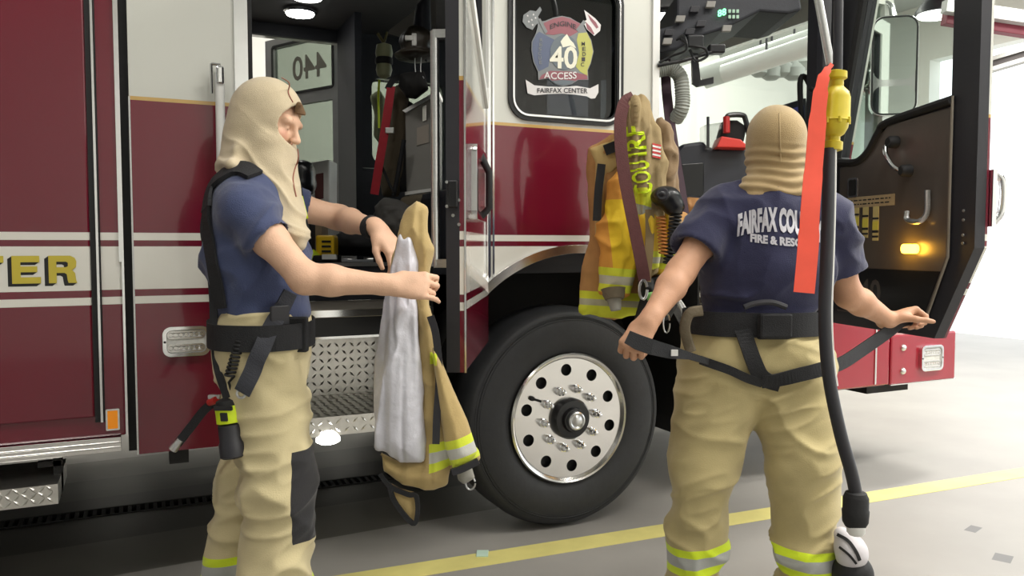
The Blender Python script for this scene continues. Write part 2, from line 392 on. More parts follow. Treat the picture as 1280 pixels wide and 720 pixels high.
# ------------------------------------------------------------ materials
XA = (1, 0, 0); ZA = (0, 0, 1)
def zb(z0, z1, col): return ((0, 0, (z0 + z1) / 2), [((0, 0, 1), (z1 - z0) / 2)], col)
WHITE_P = rgb(206, 207, 200); RED_P = rgb(106, 8, 36); STR_W = rgb(230, 228, 220); GOLD = rgb(196, 160, 92)
stripes = [zb(1.370, 1.398, STR_W), zb(1.187, 1.347, STR_W), zb(1.133, 1.161, STR_W)]
m_cab = mat('cab_paint', RED_P, .22, coat=.8, layers=stripes + [zb(1.9, 4, WHITE_P), zb(1.888, 1.902, GOLD)], noise=.03, nscale=2)
m_body = mat('body_paint', RED_P, .22, coat=.8, layers=stripes, noise=.03, nscale=2)
m_red = mat('red_paint', rgb(150, 14, 38), .22, coat=.8, noise=.03)
m_chrome = mat('chrome', (.82, .83, .85), .12, 1, noise=.04, nscale=20)
m_steel = mat('brushed_steel', (.62, .63, .64), .3, 1, noise=.08, nscale=30, stretch=(1, 1, 12))
m_alu = mat('diamond_aluminium', (.70, .69, .66), .32, 1, noise=.1, nscale=25)
m_polalu = mat('polished_aluminium', (.78, .77, .76), .2, 1, noise=.05, nscale=12)
m_black = mat('black_rubber', rgb(22, 22, 24), .7, noise=.15, nscale=30, bump=.1, bscale=150)
m_blackg = mat('black_gloss_trim', rgb(20, 21, 25), .3, noise=.05)
m_seal = mat('door_frame_black', rgb(40, 40, 46), .45, noise=.06, nscale=6)
m_int = mat('cab_lining', rgb(38, 40, 48), .6, noise=.12, nscale=18, bump=.1, bscale=90)
m_head = mat('headliner', rgb(72, 70, 72), .7, noise=.08, nscale=14)
m_tyre = mat('tyre_rubber', rgb(38, 39, 42), .62, noise=.15, nscale=25, bump=.08, bscale=60)
m_under = mat('chassis_black', rgb(26, 25, 25), .75, noise=.2, nscale=9)
m_greybox = mat('grey_cabinet_paint', rgb(140, 138, 134), .5, noise=.05, nscale=16)
m_greydoor = mat('grey_door_lining', rgb(150, 152, 152), .5, noise=.05)
m_white = mat('white_plastic', rgb(225, 225, 222), .4, noise=.03)
m_paper = mat('decal_white', rgb(214, 212, 212), .6, noise=.04)
m_tan = mat('turnout_tan', rgb(196, 172, 124), .85, noise=.14, nscale=14, bump=.14, bscale=260, sheen=.2)
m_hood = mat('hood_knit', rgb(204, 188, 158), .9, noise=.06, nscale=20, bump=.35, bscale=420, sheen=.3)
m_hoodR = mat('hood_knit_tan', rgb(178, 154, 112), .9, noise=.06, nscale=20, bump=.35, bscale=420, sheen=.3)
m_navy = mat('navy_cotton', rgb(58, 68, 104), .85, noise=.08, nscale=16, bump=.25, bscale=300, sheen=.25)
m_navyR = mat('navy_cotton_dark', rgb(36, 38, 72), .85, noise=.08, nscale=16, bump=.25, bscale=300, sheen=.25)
m_web = mat('black_webbing', rgb(26, 27, 31), .75, noise=.15, nscale=60, bump=.3, bscale=300)
m_maroonweb = mat('maroon_webbing', rgb(92, 52, 52), .8, noise=.1, nscale=60, bump=.3, bscale=300)
m_redweb = mat('red_webbing', rgb(168, 22, 40), .7, noise=.1, nscale=40)
m_amber = mat('amber_lens', rgb(230, 140, 20), .25, emit=rgb(240, 140, 20), estr=.25)
m_clear = mat('clear_lens', rgb(205, 205, 200), .15, coat=.5, noise=.12, nscale=60)
m_hivis = mat('hi_vis_yellow', rgb(214, 238, 30), .5, noise=.06, nscale=30)
m_silver = mat('silver_lining', rgb(214, 214, 224), .5, .25, noise=.1, nscale=12, bump=.5, bscale=26)
m_yellow = mat('yellow_plastic', rgb(206, 186, 40), .4, noise=.12, nscale=12)
m_yelltool = mat('yellow_tool', rgb(240, 196, 20), .4, noise=.05)
m_orange = mat('orange_ribbon', rgb(250, 92, 70), .6, noise=.06, nscale=14)
m_skin = rgb(226, 184, 156)
m_tape = mat('reflective_trim', rgb(190, 190, 188), .35, .2, noise=.05)
m_dred = mat('dark_red_plastic', rgb(190, 40, 38), .45, noise=.05)
m_wood = mat('leather_tan', rgb(170, 120, 70), .7, noise=.2)
m_olive = mat('olive_canvas', rgb(112, 102, 84), .85, noise=.15, nscale=12, bump=.3, bscale=90)
glassmat('clear_glass', (.86, .9, .88), .04); glassmat('dark_glass', (.16, .17, .19), .05); glassmat('grey_glass', (.50, .54, .50), .05); glassmat('box_clear', (.82, .82, .82), .06, .1)

# ------------------------------------------------------------ the bay
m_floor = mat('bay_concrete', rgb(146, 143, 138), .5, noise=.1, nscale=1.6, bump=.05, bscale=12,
              layers=[(at(1190, 668, 1) * 0 + np.array([x, y, 0]), [((c, s_, 0), a), ((-s_, c, 0), b)], rgb(100, 99, 98)) for x, y, c, s_, a, b in ((3.36, 2.18, .9, .44, .05, .035), (3.58, 2.47, .95, .3, .05, .025))] + [((-2.6, 4.45, 0), [((1, .06, 0), 4.7), ((-.06, 1, 0), w_)], cc) for w_, cc in ((1.0, rgb(98, 95, 88)), (.55, rgb(70, 67, 62)), (.17, rgb(48, 46, 43)))])  # nested strips along the drain: shade under the truck put into the floor colour
m_wall = mat('bay_wall_paint', rgb(232, 232, 226), .7, noise=.03, nscale=1.5)
FX0, FX1, FY0, FY1, CE = -7., 11.5, -4.5, 9.6, 5.2
DR0, DR1 = 3.98, 4.62                                   # trench drain under the truck
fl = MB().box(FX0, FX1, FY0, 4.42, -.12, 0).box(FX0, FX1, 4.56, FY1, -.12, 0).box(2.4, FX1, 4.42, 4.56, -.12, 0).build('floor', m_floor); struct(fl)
dr = MB().box(FX0, 2.4, 4.42, 4.56, -.12, -.05)
dob = dr.build('floor_drain_channel', m_under); struct(dob)
g = MB()
for y in (4.425, 4.545): g.box(FX0 + 4, 2.4, y, y + .012, -.05, .004)
x = -2.
while x < 2.36: g.box(x, x + .018, 4.437, 4.545, -.03, .002); x += .04
gr = g.build('drain_grate', m_under); tag(gr, 'black slotted trench drain grate running under the fire engine', 'drain')
lm = mat('floor_line_paint', rgb(216, 206, 128), .5, noise=.1, nscale=6)
a0 = np.array([-.6, 3.195]); a1 = np.array([8.5, 2.82]); d_ = (a1 - a0) / np.linalg.norm(a1 - a0); n_ = np.array([-d_[1], d_[0]]) * .070
MB().add([(*(a0 - n_), .002), (*(a1 - n_), .002), (*(a1 + n_), .002), (*(a0 + n_), .002), (*(a0 - n_), .0), (*(a1 - n_), .0), (*(a1 + n_), .0), (*(a0 + n_), .0)],
         [(0, 1, 2, 3), (7, 6, 5, 4), (0, 4, 5, 1), (2, 6, 7, 3)]).build('trim_1', lm)['kind'] = 'structure'
struct(MB().box(FX0, FX1, FY1, FY1 + .2, 0, CE).build('wall_far', m_wall))
struct(MB().plate([(FY0, 0), (FY0, CE), (FY1, CE), (FY1, 0)], [[(-3.8, .001), (-3.8, 4.3), (.6, 4.3), (.6, .001)], [(1.6, .001), (1.6, 4.3), (8.9, 4.3), (8.9, .001)]], (FX1, 0, 0), (0, 1, 0), ZA, XA, .25).build('wall_front', m_wall))
struct(MB().plate([(FY0, 0), (FY0, CE), (FY1, CE), (FY1, 0)], [], (FX0 - .25, 0, 0), (0, 1, 0), ZA, XA, .25).build('wall_rear', m_wall))
struct(MB().box(FX0, FX1, FY0 - .2, FY0, 0, CE).build('wall_near', m_wall))
struct(MB().box(FX0, FX1, FY0, FY1, CE, CE + .15).build('ceiling', mat('bay_ceiling_paint', rgb(186, 190, 188), .7, noise=.03)))
m_ap = mat('apron_concrete', rgb(190, 190, 186), .8, noise=.1, nscale=2)
struct(MB().box(FX1, 30, -14, 20, -.14, -.02).box(-26, FX0, -14, 20, -.14, -.02).build('ground', m_ap))
m_tl = mat('tube_diffuser', rgb(240, 240, 236), .5, emit=(1, .97, .92), estr=3.)
for i, (x, y, pw) in enumerate(LAMPS):
    t = thing('ceiling_light', 'long white ceiling tube light fixture over the bay floor', 'light', (x, y, 5.2), 'ceiling tube lights of the bay')
    MB().box(x - 1., x + 1., y - .2, y + .2, 5.06, 5.2).build('housing', m_white, t, bevel=.01)
    MB().box(x - .95, x + .95, y - .17, y + .17, 4.9, 5.06).build('diffuser', m_tl, t)
# overhead steel and door track seen at the top right
def beam(name, pts, wd, hg, m_, label, cat):
    b = MB(); P = [np.array(p) for p in pts]; t = P[1] - P[0]; L_ = np.linalg.norm(t); t /= L_; s = np.cross(t, [0, 0, 1.]); s /= np.linalg.norm(s); u = np.cross(s, t)
    b.obox((P[0] + P[1]) / 2, t, s, u, L_ / 2, wd / 2, hg / 2); o = tag(b.build(name, m_, bevel=.006), label, cat); q = (P[0] + P[1]) / 2; MB().tube([q, np.array([q[0], q[1], CE])], .02, 6).build('hanger_rod', m_, o); return o
beam('ceiling_beam', [at(1150, -35, 8.), at(1500, -20, 9.)], .12, .30, m_red, 'dark red steel beam under the ceiling, top right', 'beam')
beam('ceiling_beam', [at(1180, 8, 7.6), at(1500, 55, 7.8)], .1, .12, mat('grey_steel_paint', rgb(170, 168, 168), .5, noise=.04), 'light grey steel beam just below the dark red one', 'beam')
beam('ceiling_beam', [at(1180, 23, 7.7), at(1500, 72, 7.9)], .1, .12, mat('maroon_beam', rgb(120, 40, 58), .5, noise=.04), 'maroon beam below the grey steel beam, top right', 'beam')
tr = thing('door_track', 'overhead white garage door track with dark slot, right of the open cab door', 'track', at(1225, 75, 8.))
b = MB(); P0, P1 = at(1222, 80, 8.), at(1420, 20, 7.2); t_ = P1 - P0; L_ = np.linalg.norm(t_); t_ /= L_; s_ = np.cross(t_, ZZ); s_ /= np.linalg.norm(s_); u_ = np.cross(s_, t_)
b.obox((P0 + P1) / 2, t_, s_, u_, L_ / 2, .06, .02).obox((P0 + P1) / 2 - u_ * .10, t_, s_, u_, L_ / 2, .06, .02); b.build('rail', mat('track_grey', rgb(185, 186, 184), .5), tr)
MB().obox((P0 + P1) / 2 - u_ * .05 + s_ * 0, t_, s_, u_, L_ / 2, .045, .03).build('slot_channel', mat('slot_dark', rgb(70, 66, 66), .6), tr)

# ------------------------------------------------------------ the fire engine
Y0, Y1 = 3.30, 5.80
eng = thing('fire_engine', 'dark red and white fire engine with open cab doors, parked in the bay', 'fire engine', (1.8, 4.55, 0))
ARC = (1.88, .60, .75)
def arc(cx, cz, r, a0, a1, n=28): return [(cx + r * math.cos(math.radians(a0 + (a1 - a0) * k / n)), cz + r * math.sin(math.radians(a0 + (a1 - a0) * k / n))) for k in range(n + 1)]
cx, cz, cr = ARC
aL = 180 - math.degrees(math.asin((1.153 - cz) / cr)); aR = math.degrees(math.acos((2.33 - cx) / cr))
outer = [(-.02, .563), (.40, .563), (.40, 2.78), (1.41, 2.78), (1.41, 1.18)] + arc(cx, cz, cr, 133, aR) + [(2.33, 2.78), (3.40, 2.78), (3.40, .53), (3.95, .53), (3.95, 3.05), (-.02, 3.05)]
WIN = (1.545, 2.095, 1.945, 2.56)
win = rrect(*WIN, .07)
qwin = [(3.47, 1.75), (3.88, 1.75), (3.88, 2.72), (3.47, 2.72)]
MB().plate(outer, [win, qwin], (0, Y0, 0), XA, ZA, (0, 1, 0), .06).build('cab_side', m_cab, eng, label='near side of the cab, dark red below and white above')
MB().plate(outer, [win, qwin], (0, Y1 - .06, 0), XA, ZA, (0, 1, 0), .06).build('cab_side', m_cab, eng)
lin_o = [(.02, 1.26), (.40, 1.26), (.40, 2.78), (1.41, 2.78), (1.41, 1.26), (2.33, 1.26), (2.33, 2.78), (3.40, 2.78), (3.40, 1.26), (3.46, 1.26), (3.46, 2.86), (.02, 2.86)]
MB().plate(lin_o, [win], (0, Y1 - .10, 0), XA, ZA, (0, 1, 0), .038).build('lining', m_int, eng, label='dark inner lining of the far cab side')
MB().plate(lin_o, [win], (0, Y0 + .062, 0), XA, ZA, (0, 1, 0), .038).build('lining', m_int, eng)
MB().box(-.02, 3.95, Y0 + .001, Y1 - .001, 3.0, 3.08).build('roof', m_cab, eng)
MB().box(.02, 3.5, Y0 + .06, Y1 - .06, 2.86, 2.9).build('headliner', m_head, eng)
MB().box(-.02, .03, Y0 + .06, Y1 - .06, .6, 3.).build('rear_wall', m_int, eng)
# front wall with windscreen
MB().plate([(Y0 + .06, .6), (Y1 - .06, .6), (Y1 - .06, 3.0), (Y0 + .06, 3.0)], [rrect(Y0 + .14, Y1 - .14, 1.62, 2.78, .08)], (3.9, 0, 0), (0, 1, 0), ZA, XA, .06).build('front_wall', m_cab, eng)
gl = MB().plate(rrect(Y0 + .14, Y1 - .14, 1.62, 2.78, .08), [], (3.915, 0, 0), (0, 1, 0), ZA, XA, .008).build('windscreen', MATS['clear_glass'], eng)
MB().plate(qwin, [], (0, Y0 + .03, 0), XA, ZA, (0, 1, 0), .006).build('quarter_window', MATS['clear_glass'], eng)
MB().plate(qwin, [], (0, Y1 - .03, 0), XA, ZA, (0, 1, 0), .006).build('quarter_window', MATS['clear_glass'], eng)
# crew windows: black rubber, chrome bead, dark glass
for Y, s in ((Y0, -1), (Y1, 1)):
    fr = MB().plate(inset_rr(*WIN, .07, -.028), [inset_rr(*WIN, .07, .008)], (0, Y, 0), XA, ZA, (0, s, 0), .012).build('window_frame', m_blackg, eng)
    MB().plate(inset_rr(*WIN, .07, -.009), [inset_rr(*WIN, .07, 0.)], (0, Y + s * .0121, 0), XA, ZA, (0, s, 0), .006).build('chrome_bead', m_chrome, fr)
    MB().plate(inset_rr(*WIN, .07, .0), [], (0, Y - s * .02, 0), XA, ZA, (0, s, 0), .006).build('window_glass', MATS['dark_glass'] if s < 0 else MATS['grey_glass'], eng)
# floors, steps
MB().box(.03, 3.4, Y0 + .56, Y1 - .56, 1.20, 1.26).box(1.15, 2.33, Y0 + .1, Y0 + .56, 1.22, 1.26).build('cab_floor', m_int, eng)
m_step = mat('step_edge', rgb(150, 142, 130), .45, .5, noise=.08)
for x0, x1 in ((.40, 1.16), (2.62, 3.40)):
    MB().box(x0, x1, Y0 + .02, Y0 + .55, 1.05, 1.085).build('step_tread', m_step, eng, bevel=.004)
    MB().box(x0, x1, Y0 + .0, Y0 + .022, 1.055, 1.083).build('sill_trim', m_chrome, eng)
    MB().box(x0, x1, Y0 + .03, Y0 + .06, .97, 1.05).build('step_fascia', m_blackg, eng)
    MB().box(x0, x1, Y0 + .02, Y0 + .03, .962, .972).build('fascia_edge', m_chrome, eng)
    MB().box(x0, x1, Y0 + .55, Y0 + .57, 1.085, 1.26).build('step_riser', m_int, eng)
    MB().box(x0, x1, Y0 + .54, Y0 + .575, 1.25, 1.268).build('floor_edge', m_steel, eng)
    d = MB().box(x0, x1, Y0 + .50, Y0 + .52, .64, 1.05).box(x0, x1, Y0, Y0 + .5, .56, .64); dz = MB()
    def loz(b, c, u, v, n_, a, h=.0028):
        c = np.array(c); u, v, n_ = map(np.array, (u, v, n_)); p = u * math.cos(a) + v * math.sin(a); q = -u * math.sin(a) + v * math.cos(a)
        b.add([c + p * .017, c + q * .0055, c - p * .017, c - q * .0055, c + n_ * h], [(0, 1, 4), (1, 2, 4), (2, 3, 4), (3, 0, 4)])
    i = 0; x = x0 + .015
    while x < x1 - .01:
        j = 0; z = .66
        while z < 1.03: loz(d, (x, Y0 + .50, z), (1, 0, 0), (0, 0, 1), (0, -1, 0), math.radians(45 if (i + j) % 2 else -45)); z += .036; j += 1
        y = Y0 + .014
        while y < Y0 + .49: loz(d, (x, y, .64), (1, 0, 0), (0, 1, 0), (0, 0, 1), math.radians(45 if (i + j) % 2 else -45)); y += .036; j += 1
        for z in (.582, .618): loz(d, (x, Y0, z), (1, 0, 0), (0, 0, 1), (0, -1, 0), math.radians(45 if (i + j) % 2 else -45)); j += 1
        x += .036; i += 1
    d.build('diamond_plate_step', m_alu, eng, fix=False)
    for xs in (x0 - .01, x1): MB().box(xs, xs + .01, Y0 + .03, Y0 + .55, .56, 1.26).build('step_side', m_under, eng)
MB().lathe((.70, Y0 + .02, .545), (-.1, -.55, -1), [(-.03, .035), (0, .05), (.010, .05), (.018, .035), (.02, .0)], 20).build('step_light', mat('step_lamp_glow', (1, 1, 1), .4, emit=(1, .97, .86), estr=14.), eng, True, label='lit round step light under the diamond plate step')
# opening frames
MB().box(.352, .402, Y0 - .012, Y0, .58, 2.8).build('opening_trim', m_chrome, eng)
MB().box(.402, .42, Y0 + .0, Y0 + .05, 1.08, 2.8).build('door_seal', m_black, eng)
MB().box(1.412, 1.43, Y0 - .010, Y0, 1.16, 2.8).build('hinge_trim', m_chrome, eng); MB().box(1.440, 1.449, Y0 - .008, Y0, 1.16, 2.8).build('hinge_trim', m_chrome, eng)
MB().box(2.29, 2.33, Y0 - .012, Y0 + .02, 1.25, 2.8).build('opening_trim', m_white, eng)
MB().box(3.36, 3.40, Y0 - .01, Y0 + .06, 1.08, 2.8).box(3.40, 3.47, Y0 - .004, Y0 + .01, 1.0, 2.8).build('corner_pillar', m_seal, eng)
# wheel arch
MB().plate(arc(cx, cz, cr + .004, 136, 0, 40) + arc(cx, cz, cr - .036, 0, 136, 40), [], (0, Y0 - .03, 0), XA, ZA, (0, 1, 0), .07).build('fender_trim', m_polalu, eng, bevel=.01, label='polished metal wheel arch trim')
b = MB(); pr = arc(cx, cz, cr - .01, 200, -20, 36); v = [(p[0], Y0 + .02, p[1]) for p in pr] + [(p[0], Y0 + .75, p[1]) for p in pr]; n = len(pr)
b.add(v, [(i, i + 1, i + 1 + n, i + n) for i in range(n - 1)]); b.box(1.1, 2.65, Y0 + .74, Y0 + .76, .62, 1.36); b.build('wheel_well', m_under, eng, fix=False)
# cab lower left corner, marker light, small hanger
MB().box(.09, .16, Y0 + .03, Y0 + .1, .505, .56).build('mount_block', m_under, eng)
def whelen(x, z, w_, h_, nm, parent, lab, Y=Y0):
    o = MB().plate(rrect(x - w_ / 2, x + w_ / 2, z - h_ / 2, z + h_ / 2, .03), [rrect(x - w_ / 2 + .014, x + w_ / 2 - .014, z - h_ / 2 + .014, z + h_ / 2 - .014, .02)], (0, Y, 0), XA, ZA, (0, -1, 0), .022).build(nm, m_chrome, parent, bevel=.005, label=lab)
    l = MB().plate(rrect(x - w_ / 2 + .014, x + w_ / 2 - .014, z - h_ / 2 + .014, z + h_ / 2 - .014, .02), [], (0, Y, 0), XA, ZA, (0, -1, 0), .012)
    l.build('lens', m_clear, o); r = MB()
    for zz in (-.22, .22): r.plate(rrect(x - w_ * .4, x + w_ * .4, z + zz * h_ - h_ * .13, z + zz * h_ + h_ * .13, h_ * .12), [rrect(x - w_ * .37, x + w_ * .37, z + zz * h_ - h_ * .08, z + zz * h_ + h_ * .08, h_ * .07)], (0, Y - .0121, 0), XA, ZA, (0, -1, 0), .004)
    for k in range(7): r.lathe((x - w_ * .33 + w_ * .11 * k, Y - .012, z + .22 * h_), (0, -1, 0), [(0, .009), (.003, .007)], 10); r.lathe((x - w_ * .33 + w_ * .11 * k, Y - .012, z - .22 * h_), (0, -1, 0), [(0, .009), (.003, .007)], 10)
    r.build('reflector', m_polalu, o)
    s = MB(); 
    for sx in (-1, 1): s.lathe((x + sx * (w_ / 2 - .008), Y - .021, z), (0, -1, 0), [(0, .005), (.003, .004)], 8)
    s.build('screw', m_blackg, o)
whelen(.158, .985, .168, .115, 'warning_light', eng, 'clear oval warning light on the red cab corner')
# vertical hand rail on the cab corner
hr = MB().tube([(.292, Y0 - .06, 1.02), (.292, Y0 - .06, 2.0)], .017, 14).build('grab_rail', m_white, eng, True)
for z in (1.03, 1.99): MB().box(.278, .306, Y0 - .085, Y0, z - .035, z + .035).build('bracket', m_chrome, hr, bevel=.008)
MB().tube([(.262, Y0 - .07, 2.03), (.262, Y0 - .07, 1.92)], .006, 8).tube([(.262, Y0 - .07, 2.03), (.295, Y0 - .07, 2.03)], .006, 8).build('rail_hook', m_chrome, hr, True)
# rear body
MB().box(-4.2, -.055, Y0, Y1, .64, 3.0).build('compartment_body', m_body, eng, bevel=.01)
MB().box(-4.2, -.16, Y0 - .018, Y0, .72, 3.0).build('compartment_door', m_body, eng, bevel=.006)
MB().box(-.140, -.132, Y0 - .020, Y0, .70, 3.).build('door_trim', m_chrome, eng)
MB().box(-.158, -.141, Y0 - .014, Y0, .70, 3.).box(-.131, -.126, Y0 - .012, Y0, .70, 3.).build('door_gasket', m_black, eng)
MB().box(-.066, -.05, Y0 - .012, Y0 + .1, 1.29, 3.).build('corner_trim', m_chrome, eng); MB().box(-.058, -.05, Y0 - .01, Y0 + .1, .64, 1.29).build('corner_trim', m_chrome, eng)
MB().box(-.05, -.022, Y0 + .04, Y1 - .06, .57, 3.).build('gap_bellows', m_black, eng)
MB().box(-.022, -.016, Y0 - .004, Y0 + .06, .563, 1.9).build('corner_trim', m_steel, eng)
r = MB().box(-4.2, -.075, Y0 - .02, Y0 + .05, .585, .64)
for z in (.60, .618): r.box(-4.2, -.075, Y0 - .024, Y0 - .02, z, z + .006)
r.build('rub_rail', m_polalu, eng, bevel=.003)
ml = MB().plate(rrect(-.124, -.078, .665, .745, .004), [rrect(-.118, -.084, .671, .739, .003)], (0, Y0, 0), XA, ZA, (0, -1, 0), .012).build('marker_light', m_polalu, eng, label='small amber rectangular marker light')
MB().plate(rrect(-.118, -.084, .671, .739, .003), [], (0, Y0, 0), XA, ZA, (0, -1, 0), .010).build('lens', m_amber, ml)
st = MB().box(-1.4, -.275, Y0 - .12, Y0 + .25, .445, .515)
x = -.8; i = 0
while x < -.28:
    for j, z in enumerate((.462, .482, .502)): loz(st, (x, Y0 - .12, z), (1, 0, 0), (0, 0, 1), (0, -1, 0), math.radians(45 if (i + j) % 2 else -45))
    x += .025; i += 1
st.build('running_step', m_alu, eng, fix=False, label='diamond plate running step below the compartment body')
MB().box(-.30, -.275, Y0 + .02, Y0 + .1, .43, .6).box(-.35, -.27, Y0 + .02, Y0 + .05, .545, .565).build('step_bracket', m_under, eng)
# writing on the stripe
b1 = MB(); b2 = MB()
BLK = {'T': [[(0, 1), (1, 1), (1, .76), (.64, .76), (.64, 0), (.36, 0), (.36, .76), (0, .76)]],
       'E': [[(0, 0), (0, 1), (.96, 1), (.96, .77), (.30, .77), (.30, .62), (.88, .62), (.88, .41), (.30, .41), (.30, .23), (1, .23), (1, 0)]],
       'N': [[(0, 0), (0, 1), (.30, 1), (.70, .42), (.70, 1), (1, 1), (1, 0), (.70, 0), (.30, .58), (.30, 0)]],
       'C': [[(.98, .66), (.70, .66), (.62, .78), (.40, .78), (.30, .66), (.30, .34), (.40, .22), (.62, .22), (.70, .34), (.98, .34), (.96, .14), (.78, 0), (.22, 0), (.04, .14), (0, .34), (0, .66), (.04, .86), (.22, 1), (.78, 1), (.96, .86)]],
       'R': [[(0, 0), (0, 1), (.78, 1), (.94, .92), (1, .78), (.98, .58), (.84, .47), (.94, .36), (.98, .08), (1.02, 0), (.70, 0), (.67, .10), (.64, .32), (.56, .37), (.28, .37), (.28, 0)], [(.28, .58), (.62, .58), (.69, .62), (.69, .74), (.62, .78), (.28, .78)]]}
LH, LWD, LG = .098, .088, .024
for k_, ch_ in enumerate(reversed('CENTER')):
    x0_ = -.204 - LWD - k_ * (LWD + LG); q = [[(x0_ + a * LWD, 1.216 + b_ * LH) for a, b_ in lp] for lp in BLK[ch_]]
    b1.plate(q[0], q[1:], (0, Y0 - .0215, 0), XA, ZA, (0, 1, 0), .0006)
    for n_ in range(1, 6): b2.plate([(a - .0026 * n_, b_ - .0020 * n_) for a, b_ in q[0]], [[(a - .0026 * n_, b_ - .0020 * n_) for a, b_ in h_] for h_ in q[1:]], (0, Y0 - .0204 + .00035 * n_, 0), XA, ZA, (0, 1, 0), .0002)
b1.build('gold_lettering', mat('gold_leaf', rgb(206, 188, 70), .35, .2, noise=.05), eng, fix=False, label='gold block letters on the white stripe'); b2.build('letter_shadow', m_blackg, eng, fix=False)
# chassis below, plus low far-side skirts added to block light; far wheel etc.
MB().box(-4.1, -.3, 5.5, 5.8, .22, .60).box(.0, 1.2, 5.4, 5.8, .26, .60).box(2.6, 3.9, 5.5, 5.8, .30, .6).box(.0, 1.3, 3.9, 5.2, .50, .58).box(-4, 3.9, 4.05, 4.15, .62, .86).box(-4, 3.9, 4.95, 5.05, .62, .86).box(-4, -.1, 3.5, 5.6, .60, .68).box(2.5, 3.9, 3.95, 5.1, .55, .95).build('chassis_and_light_skirts', m_under, eng)
MB().tube([(cx, Y0 + .3, .53), (cx, Y1 - .3, .53)], .09, 12).build('axle', m_under, eng, True)

def wheel(X, Y, s, R_=.53, full=True):
    ax = (0, s, 0); o = np.array([X, Y, R_])
    prof = [(-.33, .30), (-.335, .40), (-.325, .47), (-.30, .505), (-.27, .522), (-.23, .53), (-.08, .53), (-.045, .522), (-.02, .508), (-.012, .500), (-.010, .49), (.004, .455), (.010, .41), (.008, .36), (-.005, .325), (-.016, .312), (-.05, .30)]
    b = MB().lathe(o, ax, prof, 96)
    for r in (.468, .478, .488): b.lathe(o, ax, [(-.004, r - .002), (.003 - (r - .46) * .25, r), (-.006, r + .002)], 96, cap=False)
    w_ = b.build('front_tyre', m_tyre, eng, True, label='large black tyre under the polished wheel arch' if s < 0 else None)
    if not full: return
    # rim as a plate with ten hand holes
    prof2 = [(-.02, .311), (.004, .312), (.012, .305), (.008, .297), (-.008, .290), (-.020, .283)]
    b = MB(); v = []; f = []; n = 96; pp = prof2
    A_ = np.array([1, 0, 0]); B_ = np.array([0, 0, 1]); S_ = np.array(ax)
    for h, r in pp:
        for k in range(n): t = 2 * math.pi * k / n; v.append(o + S_ * h + (A_ * math.cos(t) + B_ * math.sin(t)) * r)
    for i in range(len(pp) - 1):
        for k in range(n): a0 = i * n + k; a1 = i * n + (k + 1) % n; f.append((a0, a1, a1 + n, a0 + n))
    b.add(v, f); rim = b.build('rim', m_polalu, eng, True, label='polished aluminium rim with ten round holes')
    holes = []
    for k in range(10): t = math.radians(18 + 36 * k + 4); holes.append([(.232 * math.cos(t) + .0285 * math.cos(q * math.pi / 8), .232 * math.sin(t) + .0285 * math.sin(q * math.pi / 8)) for q in range(16)])
    circ = [(.286 * math.cos(q * math.pi / 48), .286 * math.sin(q * math.pi / 48)) for q in range(96)]
    hub = [(.09 * math.cos(q * math.pi / 24), .09 * math.sin(q * math.pi / 24)) for q in range(48)]
    MB().plate(circ, holes + [hub], o + S_ * -.024, A_, B_, S_, .012).build('rim_disc', m_polalu, rim, label='rim face with hand holes')
    MB().lathe(o, ax, [(-.1, .29), (-.06, .29), (-.06, .01)], 48).build('brake_drum', m_under, rim, True)
    MB().lathe(o, ax, [(-.03, .098), (.012, .098), (.028, .088), (.030, .06), (.05, .055), (.052, .03)], 48).build('hub', m_blackg, rim, True, label='black hub')
    MB().lathe(o, ax, [(.045, .045), (.066, .043), (.07, .036), (.066, .028), (.07, .02), (.074, .01), (.074, .001)], 32).build('hub_cap', m_steel, rim, True)
    for k in range(10):
        t = math.radians(36 * k + 4); p = o + (A_ * math.cos(t) + B_ * math.sin(t)) * .142
        MB().lathe(p, ax, [(-.012, .021), (-.002, .021), (0, .017), (.024, .016), (.028, .010), (.045, .009), (.047, .004)], 12).build('lug_nut', m_chrome, rim, True)
    b = MB(); b.lathe(o + np.array([-.20, 0, .11]), ax, [(-.01, .012), (.006, .010)], 10); b.tube([o + np.array([-.20, -.005, .11]), o + np.array([-.17, -.03, .10])], .006, 8); b.build('valve_stem', m_black, rim, True)
wheel(1.842, Y0 - .005, -1); wheel(1.842, Y1 + .005, 1, full=False)
for s, Y in ((-1, Y0), (1, Y1)):
    MB().lathe((-2.9, Y + .02 * -s, .53), (0, s, 0), [(-.33, .30), (-.3, .5), (-.23, .53), (-.08, .53), (-.02, .508), (.004, .455), (.008, .36), (-.016, .312), (-.05, .01)], 48).build('rear_tyre', m_tyre, eng, True)

# ---- front corner: lower panels and bumper
MB().box(3.42, 3.95, Y0 - .03, Y0, .54, 1.02).build('lower_panel', m_red, eng, bevel=.006, label='bright red lower cab corner panel')
MB().box(3.83, 3.842, Y0 - .036, Y0 - .03, .55, 1.0).build('panel_edge', m_polalu, eng)
ol = MB().plate(rrect(3.625, 3.685, .695, .755, .004), [], (0, Y0 - .03, 0), XA, ZA, (0, -1, 0), .012).build('reflector', m_amber, eng, label='small orange reflector on the lower red panel')
bmp = MB().box(4.0, 4.57, Y0 + .0, Y0 + .06, .525, .825).box(4.0, 4.57, Y0 + .06, Y1, .80, .825).box(4.52, 4.57, Y0 + .06, Y1 - .06, .525, .80).box(4.0, 4.57, Y1 - .06, Y1, .525, .80).build('bumper', m_red, eng, bevel=.012, label='red steel front bumper extension')
MB().box(3.9, 4.25, Y0 + .08, Y1 - .1, .47, .80).build('bumper_bracket', m_under, eng)
MB().box(4.0, 4.57, Y0 - .004, Y0 + .0, .525, .531).build('bumper_trim', m_polalu, bmp)
